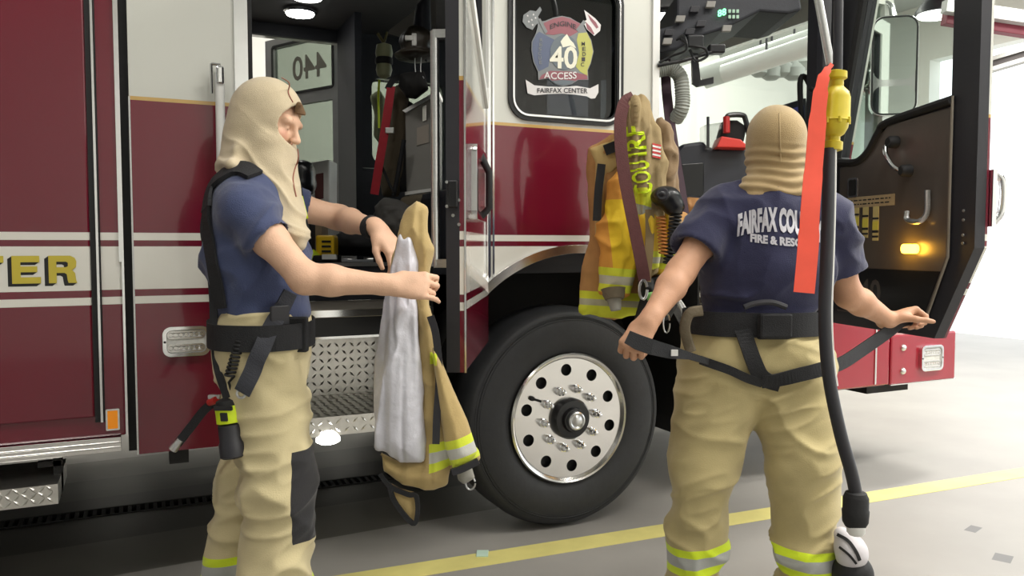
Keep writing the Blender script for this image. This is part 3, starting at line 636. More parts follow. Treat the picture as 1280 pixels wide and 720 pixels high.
for z in (.745, .605):
    MB().lathe((4.10, Y0, z), (0, -1, 0), [(0, .021), (.008, .020), (.016, .012), (.018, .002)], 14).build('bolt', m_polalu, bmp, True)
whelen(4.335, .672, .19, .155, 'bumper_light', bmp, 'clear warning light on the red bumper end')
MB().tube([(4.25, Y0 + .15, .825), (4.3, Y0 + .15, .86), (4.5, Y0 + .15, .87)], .008, 8).build('bumper_guide_rod', m_steel, bmp, True)

# ------------------------------------------------------------ doors
class Frame:
    def __init__(s, O, ang, side): s.O = np.array([*O, 0.]); s.u = np.array([math.cos(ang), math.sin(ang), 0]); s.n = np.array([math.sin(ang), -math.cos(ang), 0]) * side  # n: outer skin direction
def door(fr, name, outline, winhole, skin_m, in_m, th, label, ring=.06, cutout=None):
    """outer skin, inner lining, black edge all round, glass"""
    core = MB().plate(outline, [winhole], fr.O - fr.n * th * .8, fr.u, ZA, fr.n, th * .6).build(name, m_seal, eng, label=label)
    MB().plate(outline, [winhole], fr.O - fr.n * th * .2, fr.u, ZA, fr.n, th * .2).build('outer_skin', skin_m, core)
    return core
dd = math.radians(180 + 61.5)
fr = Frame((1.41, Y0 - .03), dd, 1)
# n must point to the outer side (towards +X here, seen right of the edge)
if fr.n[0] < 0: fr.n = -fr.n
dw = .90
dout = [(0.02, .925), (dw, .925), (dw, 2.80), (.02, 2.80)]
dwin = [(.13, 1.96), (.13, 2.74), (dw - .12, 2.74), (dw - .12, 2.26), (.30, 1.96)]
dwin = [(.12, 2.02), (.16, 1.99), (dw - .12, 2.30), (dw - .12, 2.74), (.12, 2.74)]
m_doorp = mat('door_paint', RED_P, .2, coat=.85, layers=stripes + [zb(1.905, 4, WHITE_P), zb(1.893, 1.907, GOLD)], noise=.02)
cd_ = door(fr, 'crew_door', dout, dwin, m_doorp, m_int, .075, 'open crew cab door seen edge-on, black edge and red outer skin')
MB().plate(dwin, [], fr.O - fr.n * .04, fr.u, ZA, fr.n, .006).build('door_glass', MATS['dark_glass'], cd_)
MB().plate([(dwin[1][0] - .03, dwin[1][1] - .06), (dwin[2][0] + .03, dwin[2][1] - .04), (dwin[2][0] + .03, 2.78), (dwin[2][0], 2.78), dwin[2], dwin[1], dwin[0], (dwin[0][0], 2.78), (dwin[0][0] - .03, 2.78), (dwin[0][0] - .03, dwin[0][1] - .04)], [], fr.O, fr.u, ZA, fr.n, .012).build('window_trim', m_white, cd_)
MB().plate([(dw - .004, .925), (dw + .004, .925), (dw + .004, 2.8), (dw - .004, 2.8)], [], fr.O + fr.n * .001, fr.u, ZA, fr.n, .006).build('edge_trim', m_chrome, cd_)
P = fr.O + fr.u * (dw - .27) + ZZ * 1.57
hb = MB().plate(rrect(-.19, .19, -.13, .13, .03), [rrect(-.12, .15, -.10, .085, .03)], P, fr.u, ZA, fr.n, .035).build('door_handle', m_chrome, cd_, bevel=.008, label='chrome handle bezel with black grip')
MB().tube([P + fr.n * .02 + ZZ * .12 + fr.u * -.04, P + fr.n * .055 + ZZ * .05 + fr.u * -.045, P + fr.n * .055 - ZZ * .08 + fr.u * -.045, P + fr.n * .02 - ZZ * .12 + fr.u * -.04], .014, 10).build('grip', m_black, hb, True)
MB().plate(rrect(-.12, .15, -.10, .085, .03), [], P - fr.n * .002, fr.u, ZA, fr.n, .004).build('handle_pan', m_red, hb)
# latch and screws on the edge
for z, k in ((1.56, 3), (1.48, 3)):
    e = fr.O + fr.u * dw - fr.n * .037 + ZZ * z
    for q in range(k): MB().lathe(e + fr.n * (-.02 + .02 * q) + ZZ * (-.03 * q), fr.u, [(0, .006), (.003, .005)], 10).build('edge_screw', m_steel, cd_, True)
MB().obox(fr.O + fr.u * (dw + .008) - fr.n * .035 + ZZ * 1.52, fr.u, fr.n, ZA, .012, .016, .045).build('latch', m_blackg, cd_, bevel=.004)
# grey inner grab trim beside the edge
g0 = fr.O + fr.u * (dw - .03) - fr.n * .10
MB().tube([g0 + ZZ * 1.28, g0 + ZZ * 2.06], .015, 12).build('inner_grab_rail', m_steel, cd_, True)
for z_ in (2.05, 1.29): MB().obox(g0 + ZZ * z_ + fr.n * .02, fr.u, fr.n, ZA, .014, .025, .014).build('rail_bracket', m_steel, cd_)
# far crew door (open on the other side) with 440 on the glass
fd = Frame((1.41, Y1 + .03), math.radians(180 - 61.5), 1)
if fd.n[0] < 0: fd.n = -fd.n
fo = [(0.02, .93), (dw, .93), (dw, 2.95), (.02, 2.95)]
fw1 = [(.12, 2.52), (dw - .10, 2.52), (dw - .10, 2.88), (.12, 2.88)]; fw2 = [(.12, 1.55), (dw - .10, 1.55), (dw - .10, 2.42), (.12, 2.42)]
fcore = MB().plate(fo, [fw1, fw2], fd.O - fd.n * .05, fd.u, ZA, fd.n, .04).build('crew_door', m_greydoor, eng, label='open far crew door with grey inner face and 440 on its upper glass')
MB().plate(inset_rr(.12, dw - .1, 2.52, 2.88, .01, -.02), [fw1], fd.O - fd.n * .056, fd.u, ZA, fd.n, .006).build('glass_frame', m_blackg, fcore)
MB().plate(fw1, [], fd.O - fd.n * .03, fd.u, ZA, fd.n, .005).build('door_glass', MATS['grey_glass'], fcore)
MB().plate(fw2, [], fd.O - fd.n * .03, fd.u, ZA, fd.n, .005).build('door_glass', MATS['grey_glass'], fcore)
b = MB(); text_on(b, '440', fd.O + fd.u * .68 + ZZ * 2.60 - fd.n * .022, -fd.u, ZZ, .24, .004, 1.0); 
for i_, v_ in enumerate(b.v): pass
bb = MB(); V, F = text_mesh('440', .25, .004)
# the number is read from outside the door, so it appears mirrored from within the cab
bb.add([fd.O + fd.u * (.20 + p[0] * 1.05) + ZZ * (2.61 + p[1]) - fd.n * .034 for p in V], F)
bb.build('door_number', mat('number_decal', rgb(124, 122, 112), .5), fcore, fix=False, label='number 440 on the glass, mirrored as seen from inside')

# near front door (open 77 degrees), its inside seen
fd2 = Frame((3.44, Y0 - .03), math.radians(257.2), 1)
if fd2.n[0] < 0: fd2.n = -fd2.n           # outer skin faces forward, lining faces the camera
def fs(px, py, off=0.):                    # pixel of the lining -> (along the door, height)
    p = onplane(px, py, fd2.O - fd2.n * off, fd2.n); return (float(np.dot(p - fd2.O, fd2.u)), float(p[2]))
m_lin = mat('bronze_metal_lining', rgb(104, 96, 90), .3, .45, noise=.12, nscale=5)
fdo = [(0.0, .93), (.832, .93), (1.05, 1.34), (1.05, 2.88), (0, 2.88)]
fdw = [(.11, 1.82), (.13, 1.79), (.25, 1.80), (.34, 1.84), (.42, 1.92), (.50, 1.97), (.895, 2.00), (.895, 2.78), (.36, 2.78)]
fcd = MB().plate(fdo, [fdw], fd2.O - fd2.n * .0, fd2.u, ZA, fd2.n, .05).build('cab_door', m_seal, eng, label='open front cab door swung out, dark metal inside')
MB().plate(fdo, [fdw], fd2.O + fd2.n * .0505, fd2.u, ZA, fd2.n, .012).build('outer_skin', m_cab, fcd)
rim_in = [(.12, 1.0), (.775, 1.0), (.905, 1.30), (.905, 1.955), (.50, 1.935), (.43, 1.89), (.35, 1.805), (.26, 1.765), (.12, 1.765)]
MB().plate(rim_in, [], fd2.O, fd2.u, ZA, -fd2.n, .012).build('metal_lining', m_lin, fcd, bevel=.004, label='bronze brown metal inner panel')
MB().plate([(.13, 1.01), (.77, 1.01), (.872, 1.235), (.13, 1.235)], [], fd2.O - fd2.n * .0121, fd2.u, ZA, -fd2.n, .004).build('kick_panel', m_blackg, fcd)
b = MB(); V, F = text_mesh('40', .17, .004); b.add([fd2.O - fd2.n * .0166 + fd2.u * (.31 + p[0]) + ZZ * (1.06 + p[1]) for p in V], F); b.build('panel_number', mat('number_dim', rgb(70, 66, 64), .5), fcd, fix=False)
ledge = [(.09, 1.80), (.25, 1.78), (.35, 1.82), (.43, 1.905), (.50, 1.95), (.91, 1.985)]
MB().tube([fd2.O - fd2.n * .012 + fd2.u * p[0] + ZZ * p[1] for p in bez([(*q, 0) for q in ledge], 4)], .020, 8).tube([fd2.O - fd2.n * .012 + fd2.u * p[0] + ZZ * p[1] for p in ((.09, 1.80), (.34, 2.80))], .024, 8).build('window_gasket', m_black, fcd, True)
MB().tube([fd2.O - fd2.n * .012 + fd2.u * p[0] + ZZ * p[1] for p in ((.915, 2.0), (.915, 1.30), (.785, 1.0))], .006, 6).build('panel_trim', m_step, fcd, True)
MB().plate(fdw, [], fd2.O + fd2.n * .025, fd2.u, ZA, fd2.n, .005).build('door_glass', MATS['clear_glass'], fcd)
def D2(s, z, o=0.): return fd2.O + fd2.u * s + ZZ * z - fd2.n * o
gh = MB().tube(bez([D2(.535, 1.83, .05), D2(.55, 1.79, .06), D2(.60, 1.73, .06), D2(.64, 1.70, .05)], 5), .011, 10).build('window_crank', m_chrome, fcd, True)
for s_, z_ in ((.56, 1.845), (.655, 1.70)): MB().lathe(D2(s_, z_, .0), -fd2.n, [(0, .031), (.05, .028), (.06, .02)], 18).build('crank_boss', m_black, gh, True)
b = MB().plate(rrect(.195, .275, 1.60, 1.70, .012), [rrect(.203, .267, 1.608, 1.692, .01)], D2(0, 0, .012), fd2.u, ZA, -fd2.n, .004).build('latch_bezel', m_steel, fcd)
MB().plate(rrect(.203, .267, 1.608, 1.692, .01), [], D2(0, 0, .012), fd2.u, ZA, -fd2.n, .002).build('latch_pocket', m_black, b)
b = MB().plate([(.10, 1.545), (.56, 1.545), (.56, 1.60), (.10, 1.60)], [], D2(0, 0, .0121), fd2.u, ZA, -fd2.n, .002).build('placard', mat('placard_tan', rgb(168, 150, 118), .6, noise=.1, nscale=60), fcd, label='tan placard strip with small stickers')
ti = MB(); random.seed(3)
for r_ in range(2):
    s_0 = .12
    while s_0 < .53:
        wv = random.uniform(.01, .035); ti.obox(D2(s_0 + wv / 2, 1.562 + .02 * r_, .0144), fd2.u, ZA, fd2.n, wv / 2, .003, .0004); s_0 += wv + .01
ti.build('placard_marks', m_seal, b)
for s_, z_, n_ in ((.27, 1.40, 2), (.345, 1.39, 2), (.425, 1.375, 2)):
    q = MB().obox(D2(s_, (z_ + 1.545) / 2, .013), fd2.u, ZA, fd2.n, .022, (1.545 - z_) / 2, .001).build('sticker', mat('sticker_cream', rgb(190, 176, 120), .6), fcd)
    MB().obox(D2(s_, z_ + .075, .0143), fd2.u, ZA, fd2.n, .022, .022, .0008).build('sticker_patch', mat('sticker_yellow', rgb(205, 196, 80), .6), q)
    MB().obox(D2(s_, z_ + .045, .0143), fd2.u, ZA, fd2.n, .023, .006, .0008).obox(D2(s_, z_ + .11, .0143), fd2.u, ZA, fd2.n, .023, .005, .0008).obox(D2(s_, z_ + .02, .0143), fd2.u, ZA, fd2.n, .023, .005, .0008).build('sticker_bars', m_seal, q)
hk = MB().tube(bez([D2(.80, 1.60, .03), D2(.80, 1.50, .03), D2(.77, 1.46, .045), D2(.70, 1.47, .05), D2(.69, 1.51, .045)], 5), .013, 8).build('pull_handle', m_steel, fcd, True)
lp = MB().plate(rrect(.628, .735, 1.313, 1.357, .018), [], D2(0, 0, .012), fd2.u, ZA, -fd2.n, .014).build('door_lamp', mat('amber_glow', (1, .6, .1), .4, emit=(1, .52, .04), estr=9.), fcd, bevel=.006, label='glowing amber door marker lamp')
L_ = bpy.data.lights.new('amber_light', 'POINT'); L_.energy = 1.1; L_.color = (1, .5, .05); L_.shadow_soft_size = .03
lo = bpy.data.objects.new('amber_light', L_); C.objects.link(lo); lo.location = D2(.682, 1.335, .07)
oh = MB().tube(bez([D2(1.045, 1.66, -.09), D2(1.06, 1.62, -.12), D2(1.06, 1.50, -.12), D2(1.045, 1.44, -.09)], 5), .016, 10).obox(D2(1.0, 1.55, -.075), fd2.u, ZA, fd2.n, .07, .12, .010).build('door_handle', m_chrome, fcd, True, label='outside handle beyond the door edge')
for z_ in (1.50, 1.46, 1.395, 1.36):
    for q in (.985,): MB().lathe(D2(q, z_, 0), -fd2.n, [(0, .007), (.004, .006)], 10).build('edge_screw', m_steel, fcd, True)

# ------------------------------------------------------------ mirror on its arm, beyond the door glass
mc = at(1118, 82, 4.5); mn = -YAW_F * .93 + YAW_R * -.25; mn /= np.linalg.norm(mn); mu = np.cross(ZZ, mn); mu /= np.linalg.norm(mu)
mw, mh = .124, .28
mir = MB().plate(rrect(-mw, mw, -mh, mh, .07), [], mc - mn * .05, mu, ZA, mn, .05).build('side_mirror', m_chrome, eng, bevel=.015, label='tall rounded side mirror seen through the door window')
MB().plate(inset_rr(-mw, mw, -mh, mh, .07, .006), [inset_rr(-mw, mw, -mh, mh, .07, .014)], mc, mu, ZA, mn, .006).build('mirror_gasket', m_black, mir)
MB().plate([p for p in inset_rr(-mw, mw, -.092, mh, .07, .014)], [], mc, mu, ZA, mn, .003).plate(inset_rr(-mw, mw, -mh, -.10, .06, .014), [], mc, mu, ZA, mn, .004).build('mirror_glass', mat('mirror_glass', (.78, .84, .82), .03, 1), mir)
MB().tube(bez([at(1116, 22, 4.53), at(1112, 6, 4.55), at(1096, 2, 4.6), at(1082, 4, 4.65), at(1072, -5, 4.7)], 5), .016, 10).build('mirror_arm', m_chrome, mir, True)
MB().lathe(at(1093, 98, 4.75) , -YAW_R, [(-.03, .09), (0, .10), (.10, .10), (.16, .085), (.2, .05)], 24).build('round_spot_lamp', m_polalu, mir, True)
# far side mirror, simple and true
MB().plate(rrect(-mw, mw, -mh, mh, .07), [], (4.1, Y1 + .25, 2.25), (0, 1, 0), ZA, (-1, 0, 0), .06).tube([(4.07, Y1 + .25, 2.5), (4.0, Y1, 2.75), (3.9, Y1 - .05, 2.8)], .016, 10).build('side_mirror', m_chrome, eng)
# chrome grab bar at the front door pillar
gb = MB().tube([at(1012, -60, 3.05) + (at(1012, -60, 3.05) - at(1038, 80, 3.10)) * 5.2, at(1012, -60, 3.05), at(1038, 80, 3.10)], .0165, 14).build('pole', m_steel, None, True)
tag(gb, 'silver metal pole slanting down to the top of the orange ribbon', 'pole')
MB().tube(bez([(3.33, Y0 + .02, 1.9), (3.33, Y0 - .04, 1.93), (3.33, Y0 - .05, 2.15), (3.33, Y0 + .0, 2.2)], 5), .013, 10).build('pillar_grab_handle', m_black, eng, True)

# ------------------------------------------------------------ inside the crew cab
m_lamp = mat('dome_lamp_glow', (1, 1, 1), .4, emit=(1, .98, .93), estr=9.)
for px_, py_ in ((375, 13), (384, -8), (830, 17), (1173, -200)):
    if px_ > 1000: continue
    v = at(px_, py_, 1) - np.array([0, 0, CAM_H]); P = np.array([0, 0, CAM_H]) + v * ((2.855 - CAM_H) / v[2])
    dl = MB().lathe(P, (0, 0, -1), [(0, .105), (.012, .105), (.02, .095)], 28).build('dome_light', m_chrome, eng, True, label='round lit dome light in the cab ceiling')
    MB().lathe(P - ZZ * .018, (0, 0, -1), [(0, .092), (.012, .085), (.018, .04), (.019, .001)], 28).build('lens', m_lamp, dl, True)
MB().box(1.30, 1.345, Y0 + 1.9, Y1 - .1, 1.26, 2.86).build('divider_post', m_int, eng, label='upright dark post beside the far door')
# dark partition carrying the rear facing seats
MB().box(1.72, 1.80, Y0 + .16, 4.0, 1.26, 2.3).build('partition', m_int, eng)
sb = MB().box(1.50, 1.72, Y0 + .20, Y0 + .66, 1.30, 2.10).build('seat_back', m_int, eng, bevel=.03, label='rear facing crew seat back')
MB().box(1.3, 1.72, Y0 + .20, Y0 + .66, 1.26, 1.62).build('seat_cushion', m_int, eng, bevel=.04)
MB().box(1.78, 3.1, 4.15, 4.95, 1.24, 1.72).build('engine_tunnel', m_int, eng, bevel=.05)
# overhead grey soffit angled panel
P1, P2, P3 = at(486, 62, 4.3), at(540, 20, 4.2), at(540, 70, 4.2)
MB().add([at(486, 38, 4.35), at(545, -8, 4.25), at(545, 60, 4.25), at(486, 42, 4.35), at(486, 38, 4.42), at(545, -8, 4.32), at(545, 60, 4.32), at(486, 42, 4.42)], [(0, 1, 2, 3), (7, 6, 5, 4), (0, 4, 5, 1), (1, 5, 6, 2), (2, 6, 7, 3), (3, 7, 4, 0)]).build('soffit_panel', m_greybox, eng)
# grey cabinet
gc = thing('equipment_cabinet', 'grey metal equipment cabinet with latch inside the crew cab', 'cabinet', at(522, 240, 4.1))
def imgbox(mb, pxs, D, dep, tilt=0):
    q = [at(x, y, D) for x, y in pxs]; b_ = [p + YAW_F * dep for p in q]; n = len(q)
    mb.add(q + b_, [tuple(range(n)), tuple(range(2 * n - 1, n - 1, -1))] + [(i, (i + 1) % n, (i + 1) % n + n, i + n) for i in range(n)]); return mb
imgbox(MB(), [(506, 137), (548, 115), (548, 237), (508, 243)], 4.1, .22).build('body', m_greybox, gc, bevel=.006)
imgbox(MB(), [(503, 138), (548, 112), (548, 117), (507, 141)], 4.08, .25).build('top_edge', m_steel, gc)
imgbox(MB(), [(506, 240), (548, 234), (548, 238), (506, 244)], 4.08, .03).build('bottom_trim', m_white, gc)
imgbox(MB(), [(528, 133), (533, 131), (533, 150), (528, 152)], 4.09, .01).build('latch', m_polalu, gc)
imgbox(MB(), [(521, 160), (536, 155), (536, 178), (521, 182)], 4.095, .004).build('label_plate', mat('plate_warm', rgb(165, 155, 145), .5), gc)
sbx = tag(imgbox(MB(), [(500, 246), (548, 238), (548, 275), (496, 275)], 4.05, .12).build('storage_bin', m_olive, bevel=.02), 'olive storage bin on the floor below the grey cabinet', 'bin')
# breathing apparatus with red strap
bp = thing('air_pack', 'tan air pack bag strapped upright in the crew seat', 'air pack', at(495, 250, 4.15))
puff('pack_bag', [(488, 112), (500, 105), (512, 118), (510, 165), (506, 215), (498, 246), (478, 246), (474, 225), (483, 180), (490, 140)], 4.18, m_olive, bp, bulge=.08, amp=.02, freq=(14, 4), h=.009)
MB().lathe(at(505, 130, 4.2), (0, 0, -1), [(-.02, .02), (0, .05), (.04, .068), (.42, .068), (.46, .04)], 24).build('air_cylinder', m_under, bp, True)
rs = MB().strap([at(489, 108, 4.0), at(486, 130, 3.98), (at(480, 170, 3.97)), at(474, 205, 3.97), at(468, 243, 3.98)], .042, .006, -YAW_F).build('shoulder_strap', m_redweb, bp, label='bright red strap')
MB().obox(at(487, 163, 3.96), YAW_R, ZZ, YAW_F, .022, .014, .006).build('strap_buckle', m_steel, rs, bevel=.003)
MB().strap(bez([at(484, 112, 4.0), at(492, 100, 4.0), at(505, 98, 4.05), at(510, 115, 4.1)], 4), .03, .008, -YAW_F).tube(bez([at(476, 205, 4.0), at(486, 228, 3.98), at(492, 240, 3.98)], 4), .007, 8).tube(bez([at(505, 175, 4.0), at(498, 215, 4.), at(492, 245, 4.)], 4), .012, 8).build('harness', m_web, bp)
# hanging green and black lantern / mask
ln = thing('hanging_mask_bag', 'pale green rounded pouch with black band hanging under the cab ceiling', 'pouch', at(480, 100, 4.1))
MB().lathe(at(480, 54, 4.1), (0, 0, -1), [(0, .01), (.01, .038), (.05, .045), (.075, .04), (.08, .036)], 20).lathe(at(480, 80, 4.1), (0, 0, -1), [(0, .036), (.03, .042), (.06, .034), (.075, .01)], 20).build('shell', mat('pale_green', rgb(160, 164, 128), .5, noise=.08), ln, True)
MB().lathe(at(480, 72, 4.1), (0, 0, -1), [(0, .04), (.005, .045), (.03, .045), (.035, .04)], 20).build('band', m_black, ln, True)
MB().tube([at(472, 42, 4.1), at(480, 54, 4.1)], .008, 8).tube([at(484, 40, 4.1), at(480, 54, 4.1)], .006, 8).build('hook', mat('olive_dark', rgb(98, 92, 50), .6), ln)
hv = tag(MB().strap([at(474, 100, 4.2), at(473, 120, 4.2), at(474, 160, 4.2)], .012, .004, -YAW_F).build('cord', m_hivis), 'thin yellow green strap hanging below the pale pouch', 'strap')
# dark helmet and headset cluster
def blob(name, cells, m_, lab, cat, h=.008):
    lo = np.min([c[0] - max(c[1]) for c in cells], 0) - .03; hi = np.max([c[0] + max(c[1]) for c in cells], 0) + .03
    F_ = Field(lo, hi, h)
    for c, r in cells: F_.ell(c, r, k=.02)
    return mesh_from(F_, name, m_, None, disp=lambda P, N_: .01 * (vnoise(P * 30) - .5), label=None)
hl = tag(blob('fire_helmet', [(A(522, 55, 4.0), (.09, .11, .085)), (A(520, 70, 4.0), (.11, .13, .02))], mat('helmet_olive', rgb(58, 52, 44), .45, noise=.1), '', ''), 'dark fire helmet with white bracket hanging high in the crew cab', 'helmet')
tag(MB().obox(at(512, 48, 3.9), YAW_R, ZZ, YAW_F, .022, .012, .015).obox(at(518, 50, 3.9), YAW_R, ZZ, YAW_F, .012, .03, .012).build('mount_bracket', m_white, bevel=.004), 'small white bracket in front of the dark hanging helmet', 'bracket')
tag(MB().tube(bez([at(519, 62, 3.95), at(519, 85, 3.95), at(523, 105, 3.95)], 5), .0025, 6).tube(bez([at(527, 65, 3.95), at(526, 90, 3.95), at(530, 98, 3.95)], 5), .0025, 6).build('headset_cord', m_steel), 'thin pale cords hanging below the helmet', 'cord')
tag(puff('radio_headset', [(500, 92), (530, 88), (536, 112), (520, 124), (508, 122), (498, 108)], 3.98, m_under, None, bulge=.05, amp=.01, h=.008), 'dark headset bundle above the grey cabinet', 'headset')
tag(puff('dark_jacket', [(520, 8), (538, -10), (540, 60), (534, 78), (524, 72), (516, 40)], 4.0, m_int, None, bulge=.05, amp=.015, h=.009), 'dark jacket hanging at the cab ceiling behind the door edge', 'jacket')
# things on the floor of the crew cab
def floorY(px_, py_, z_): 
    v = at(px_, py_, 1) - np.array([0, 0, CAM_H]); return np.array([0, 0, CAM_H]) + v * ((z_ - CAM_H) / v[2])
bb = tag(puff('gear_bag', [(408, 300), (430, 288), (455, 290), (470, 262), (490, 250), (500, 262), (500, 320), (412, 320)], 4.15, mat('bag_black', rgb(28, 28, 32), .7, noise=.1, bump=.2, bscale=60), None, bulge=.09, amp=.02, freq=(8, 8), h=.009), 'black gear bag on the crew cab floor behind the arms', 'bag')
tag(puff('rolled_webbing', [(468, 258), (480, 246), (500, 250), (520, 262), (520, 282), (498, 296), (482, 290), (470, 276)], 3.85, mat('webbing_grey', rgb(92, 90, 88), .8, noise=.2), None, bulge=.06, amp=.03, freq=(20, 20), h=.008), 'grey bundle of webbing lying on the black bag', 'bundle')
tl = thing('cordless_tool', 'yellow and black battery tool on the crew cab floor', 'tool', at(408, 328, 3.95))
MB().obox(at(409, 308, 3.95), YAW_R, ZZ, YAW_F, .045, .055, .05).build('body', m_yelltool, tl, bevel=.01)
for k in range(3): MB().obox(at(411, 302 + 6 * k, 3.95) - YAW_F * .052, YAW_R, ZZ, YAW_F, .022, .005, .004).build('vent_slot', m_black, tl)
MB().obox(at(409, 324, 3.93), YAW_R, ZZ, YAW_F, .06, .02, .055).obox(at(424, 282, 3.95), YAW_R, ZZ, YAW_F, .03, .022, .03).build('battery', m_under, tl, bevel=.006)
MB().obox(at(412, 321, 3.86), YAW_R, ZZ, YAW_F, .035, .012, .01).build('white_label', m_white, tl)
tag(imgbox(MB(), [(384, 282), (402, 280), (402, 318), (384, 320)], 4.1, .15).build('cardboard_box', mat('cardboard', rgb(150, 130, 105), .8, noise=.06), bevel=.004), 'tan cardboard box beside the yellow tool', 'box')
tag(puff('work_glove', [(380, 316), (392, 311), (400, 318), (400, 328), (380, 328)], 3.9, m_hivis, None, bulge=.03, amp=.01, h=.006), 'small yellow green glove beside the yellow tool on the floor edge', 'glove')
wb = thing('cooler_box', 'white plastic box with dark handle opening behind the man at left', 'box', at(395, 260, 4.5))
imgbox(MB(), [(382, 204), (412, 199), (412, 262), (382, 266)], 4.5, .2).build('body', m_white, wb, bevel=.01)
imgbox(MB(), [(393, 218), (404, 216), (404, 248), (394, 250)], 4.49, .01).build('handle_opening', mat('maroon_dark', rgb(96, 52, 50), .5), wb)
tag(blob('dark_helmet', [(A(378, 218, 4.1), (.065, .09, .075)), (A(380, 232, 4.1), (.06, .09, .06))], m_blackg, '', ''), 'black helmet on the crew cab seat just behind the man at left', 'helmet')
imgbox(MB(), [(366, 245), (388, 245), (388, 330), (366, 330)], 4.0, .3).build('jump_seat', m_int, eng, bevel=.02)
# far front wall of crew space: dark below the window
MB().box(1.35, 2.0, 5.55, 5.66, 1.26, 1.9).build('side_cushion', m_int, eng, bevel=.03)
tag(puff('hanging_vest', [(462, 120), (475, 112), (484, 128), (486, 160), (478, 185), (466, 170), (468, 145)], 4.9, mat('vest_green', rgb(150, 156, 120), .8), None, bulge=.05, amp=.03, h=.01), 'pale green vest hanging in front of the far cab window', 'vest')

# ------------------------------------------------------------ inside the front cab
dash = MB().box(3.45, 3.9, Y0 + .08, Y1 - .1, 1.26, 1.72).build('dashboard', m_blackg, eng, bevel=.05)
# headrests and seat of the officer, black
of = MB()
MB().box(2.42, 2.60, Y0 + .18, Y0 + .68, 1.70, 2.00).build('seat_back', m_int, eng, bevel=.05)
MB().box(2.42, 2.98, Y0 + .18, Y0 + .68, 1.40, 1.62).build('seat_cushion', m_int, eng, bevel=.05)
m_dblk = mat('dash_vinyl', rgb(42, 44, 54), .38, noise=.1, nscale=10)
imgbox(MB(), [(845, 188), (852, 180), (880, 176), (886, 184), (946, 184), (956, 200), (1000, 204), (1000, 262), (845, 262)], 4.35, .55).build('console', m_dblk, eng, bevel=.02, label='black console between the seats')
imgbox(MB(), [(852, 205), (880, 203), (880, 246), (852, 248)], 4.33, .02).build('console_panel', m_blackg, eng, bevel=.005)
wd = tag(puff('rolled_coat', [(850, 250), (862, 246), (895, 250), (898, 272), (852, 274)], 4.1, m_wood, None, bulge=.06, amp=.03, freq=(20, 6), h=.008), 'brown rolled coat lying behind the hanging coat in the cab doorway', 'coat')
# red charger with handle
ch = thing('charger_station', 'red and black device with a carrying handle on the console', 'device', at(912, 188, 4.25))
imgbox(MB(), [(896, 184), (902, 170), (926, 174), (938, 185)], 4.25, .14).build('base', mat('red_bright', rgb(222, 58, 48), .4), ch, bevel=.006)
imgbox(MB(), [(900, 172), (906, 150), (922, 150), (934, 158), (930, 178)], 4.28, .1).build('body', m_under, ch, bevel=.01)
MB().tube([at(908, 166, 4.25), at(908, 146, 4.25)], .018, 8).build('red_post', m_dred, ch)
MB().tube(bez([at(908, 148, 4.25), at(912, 144, 4.25), at(928, 144, 4.25), at(932, 150, 4.25), at(936, 168, 4.25)], 4), .014, 8).build('handle', m_blackg, ch, True)
bx = thing('clear_box', 'clear plastic box with an upright marker in it on the console', 'box', at(890, 188, 4.3))
imgbox(MB(), [(881, 156), (902, 153), (902, 186), (881, 188)], 4.3, .12).build('walls', MATS['box_clear'], bx, bevel=.003)
MB().tube([at(885, 146, 4.33), at(885, 186, 4.33)], .008, 8).build('marker', m_seal, bx)
# tablet on its arm
tb = thing('tablet_computer', 'blue lit tablet screen mounted on the dashboard', 'tablet', at(990, 160, 4.6))
imgbox(MB(), [(962, 136), (1008, 122), (1010, 150), (1010, 196), (964, 196)], 4.6, .03).build('case', m_blackg, tb, bevel=.006)
imgbox(MB(), [(966, 143), (1005, 131), (1006, 150), (1006, 190), (968, 190)], 4.595, .004).build('screen', mat('screen_blue', rgb(40, 42, 84), .3, emit=rgb(88, 90, 170), estr=.12), tb)
MB().tube(bez([at(1014, 110, 4.5), at(1006, 96, 4.5), at(1000, 104, 4.5), at(1003, 160, 4.5), at(1006, 180, 4.5)], 4), .016, 8).build('door_grab_bar', m_black, eng, True)
# overhead console
oc = imgbox(MB(), [(846, -8), (1000, -8), (1003, 12), (985, 17), (950, 14), (905, 36), (872, 46), (846, 62), (822, 66), (822, 36), (846, 30)], 3.95, .5).build('overhead_console', m_int, eng, bevel=.012, label='black overhead console with switches')
k = 0
for x_, y_ in ((834, 52), (836, 41), (850, 24), (868, 12), (888, 6), (876, 30), (908, 36), (862, 40)):
    MB().obox(at(x_, y_, 3.93), YAW_R, ZZ * .9 + YAW_R * .2, YAW_F, .022, .017, .012).build('switch', m_seal if k % 2 else m_greybox, oc, bevel=.003); k += 1
led = MB(); V, F = text_mesh('88', .045, .001); led.add([at(897, 21, 3.935) + YAW_R * (p[0] * .95) + CAM_U * (p[1] + p[0] * .25) for p in V], F)
led.build('green_digits', mat('led_green', (.1, 1, .3), .4, emit=(.15, 1, .35), estr=3.), oc, fix=False, label='green lit digits')
led = MB()
for q in range(6): led.obox(at(912 + 5 * (q % 3), 14 + 7 * (q // 3), 3.94), YAW_R, ZZ, YAW_F, .006, .008, .003)
led.build('dim_digits', mat('led_white', rgb(150, 180, 160), .4, emit=rgb(150, 180, 160), estr=.3), oc)
cab = MB()
cab.tube(bez([at(846, 50, 3.9), at(855, 45, 3.85), at(858, 62, 3.85), at(840, 70, 3.9), at(824, 78, 3.9)], 5), .006, 8).tube(bez([at(850, 48, 3.9), at(862, 56, 3.88), at(880, 60, 3.88), at(884, 70, 3.9), at(870, 76, 3.9), at(862, 62, 3.9)], 5), .007, 8).tube(bez([at(822, 82, 3.9), at(860, 74, 3.9), at(905, 60, 3.95)], 5), .009, 8)
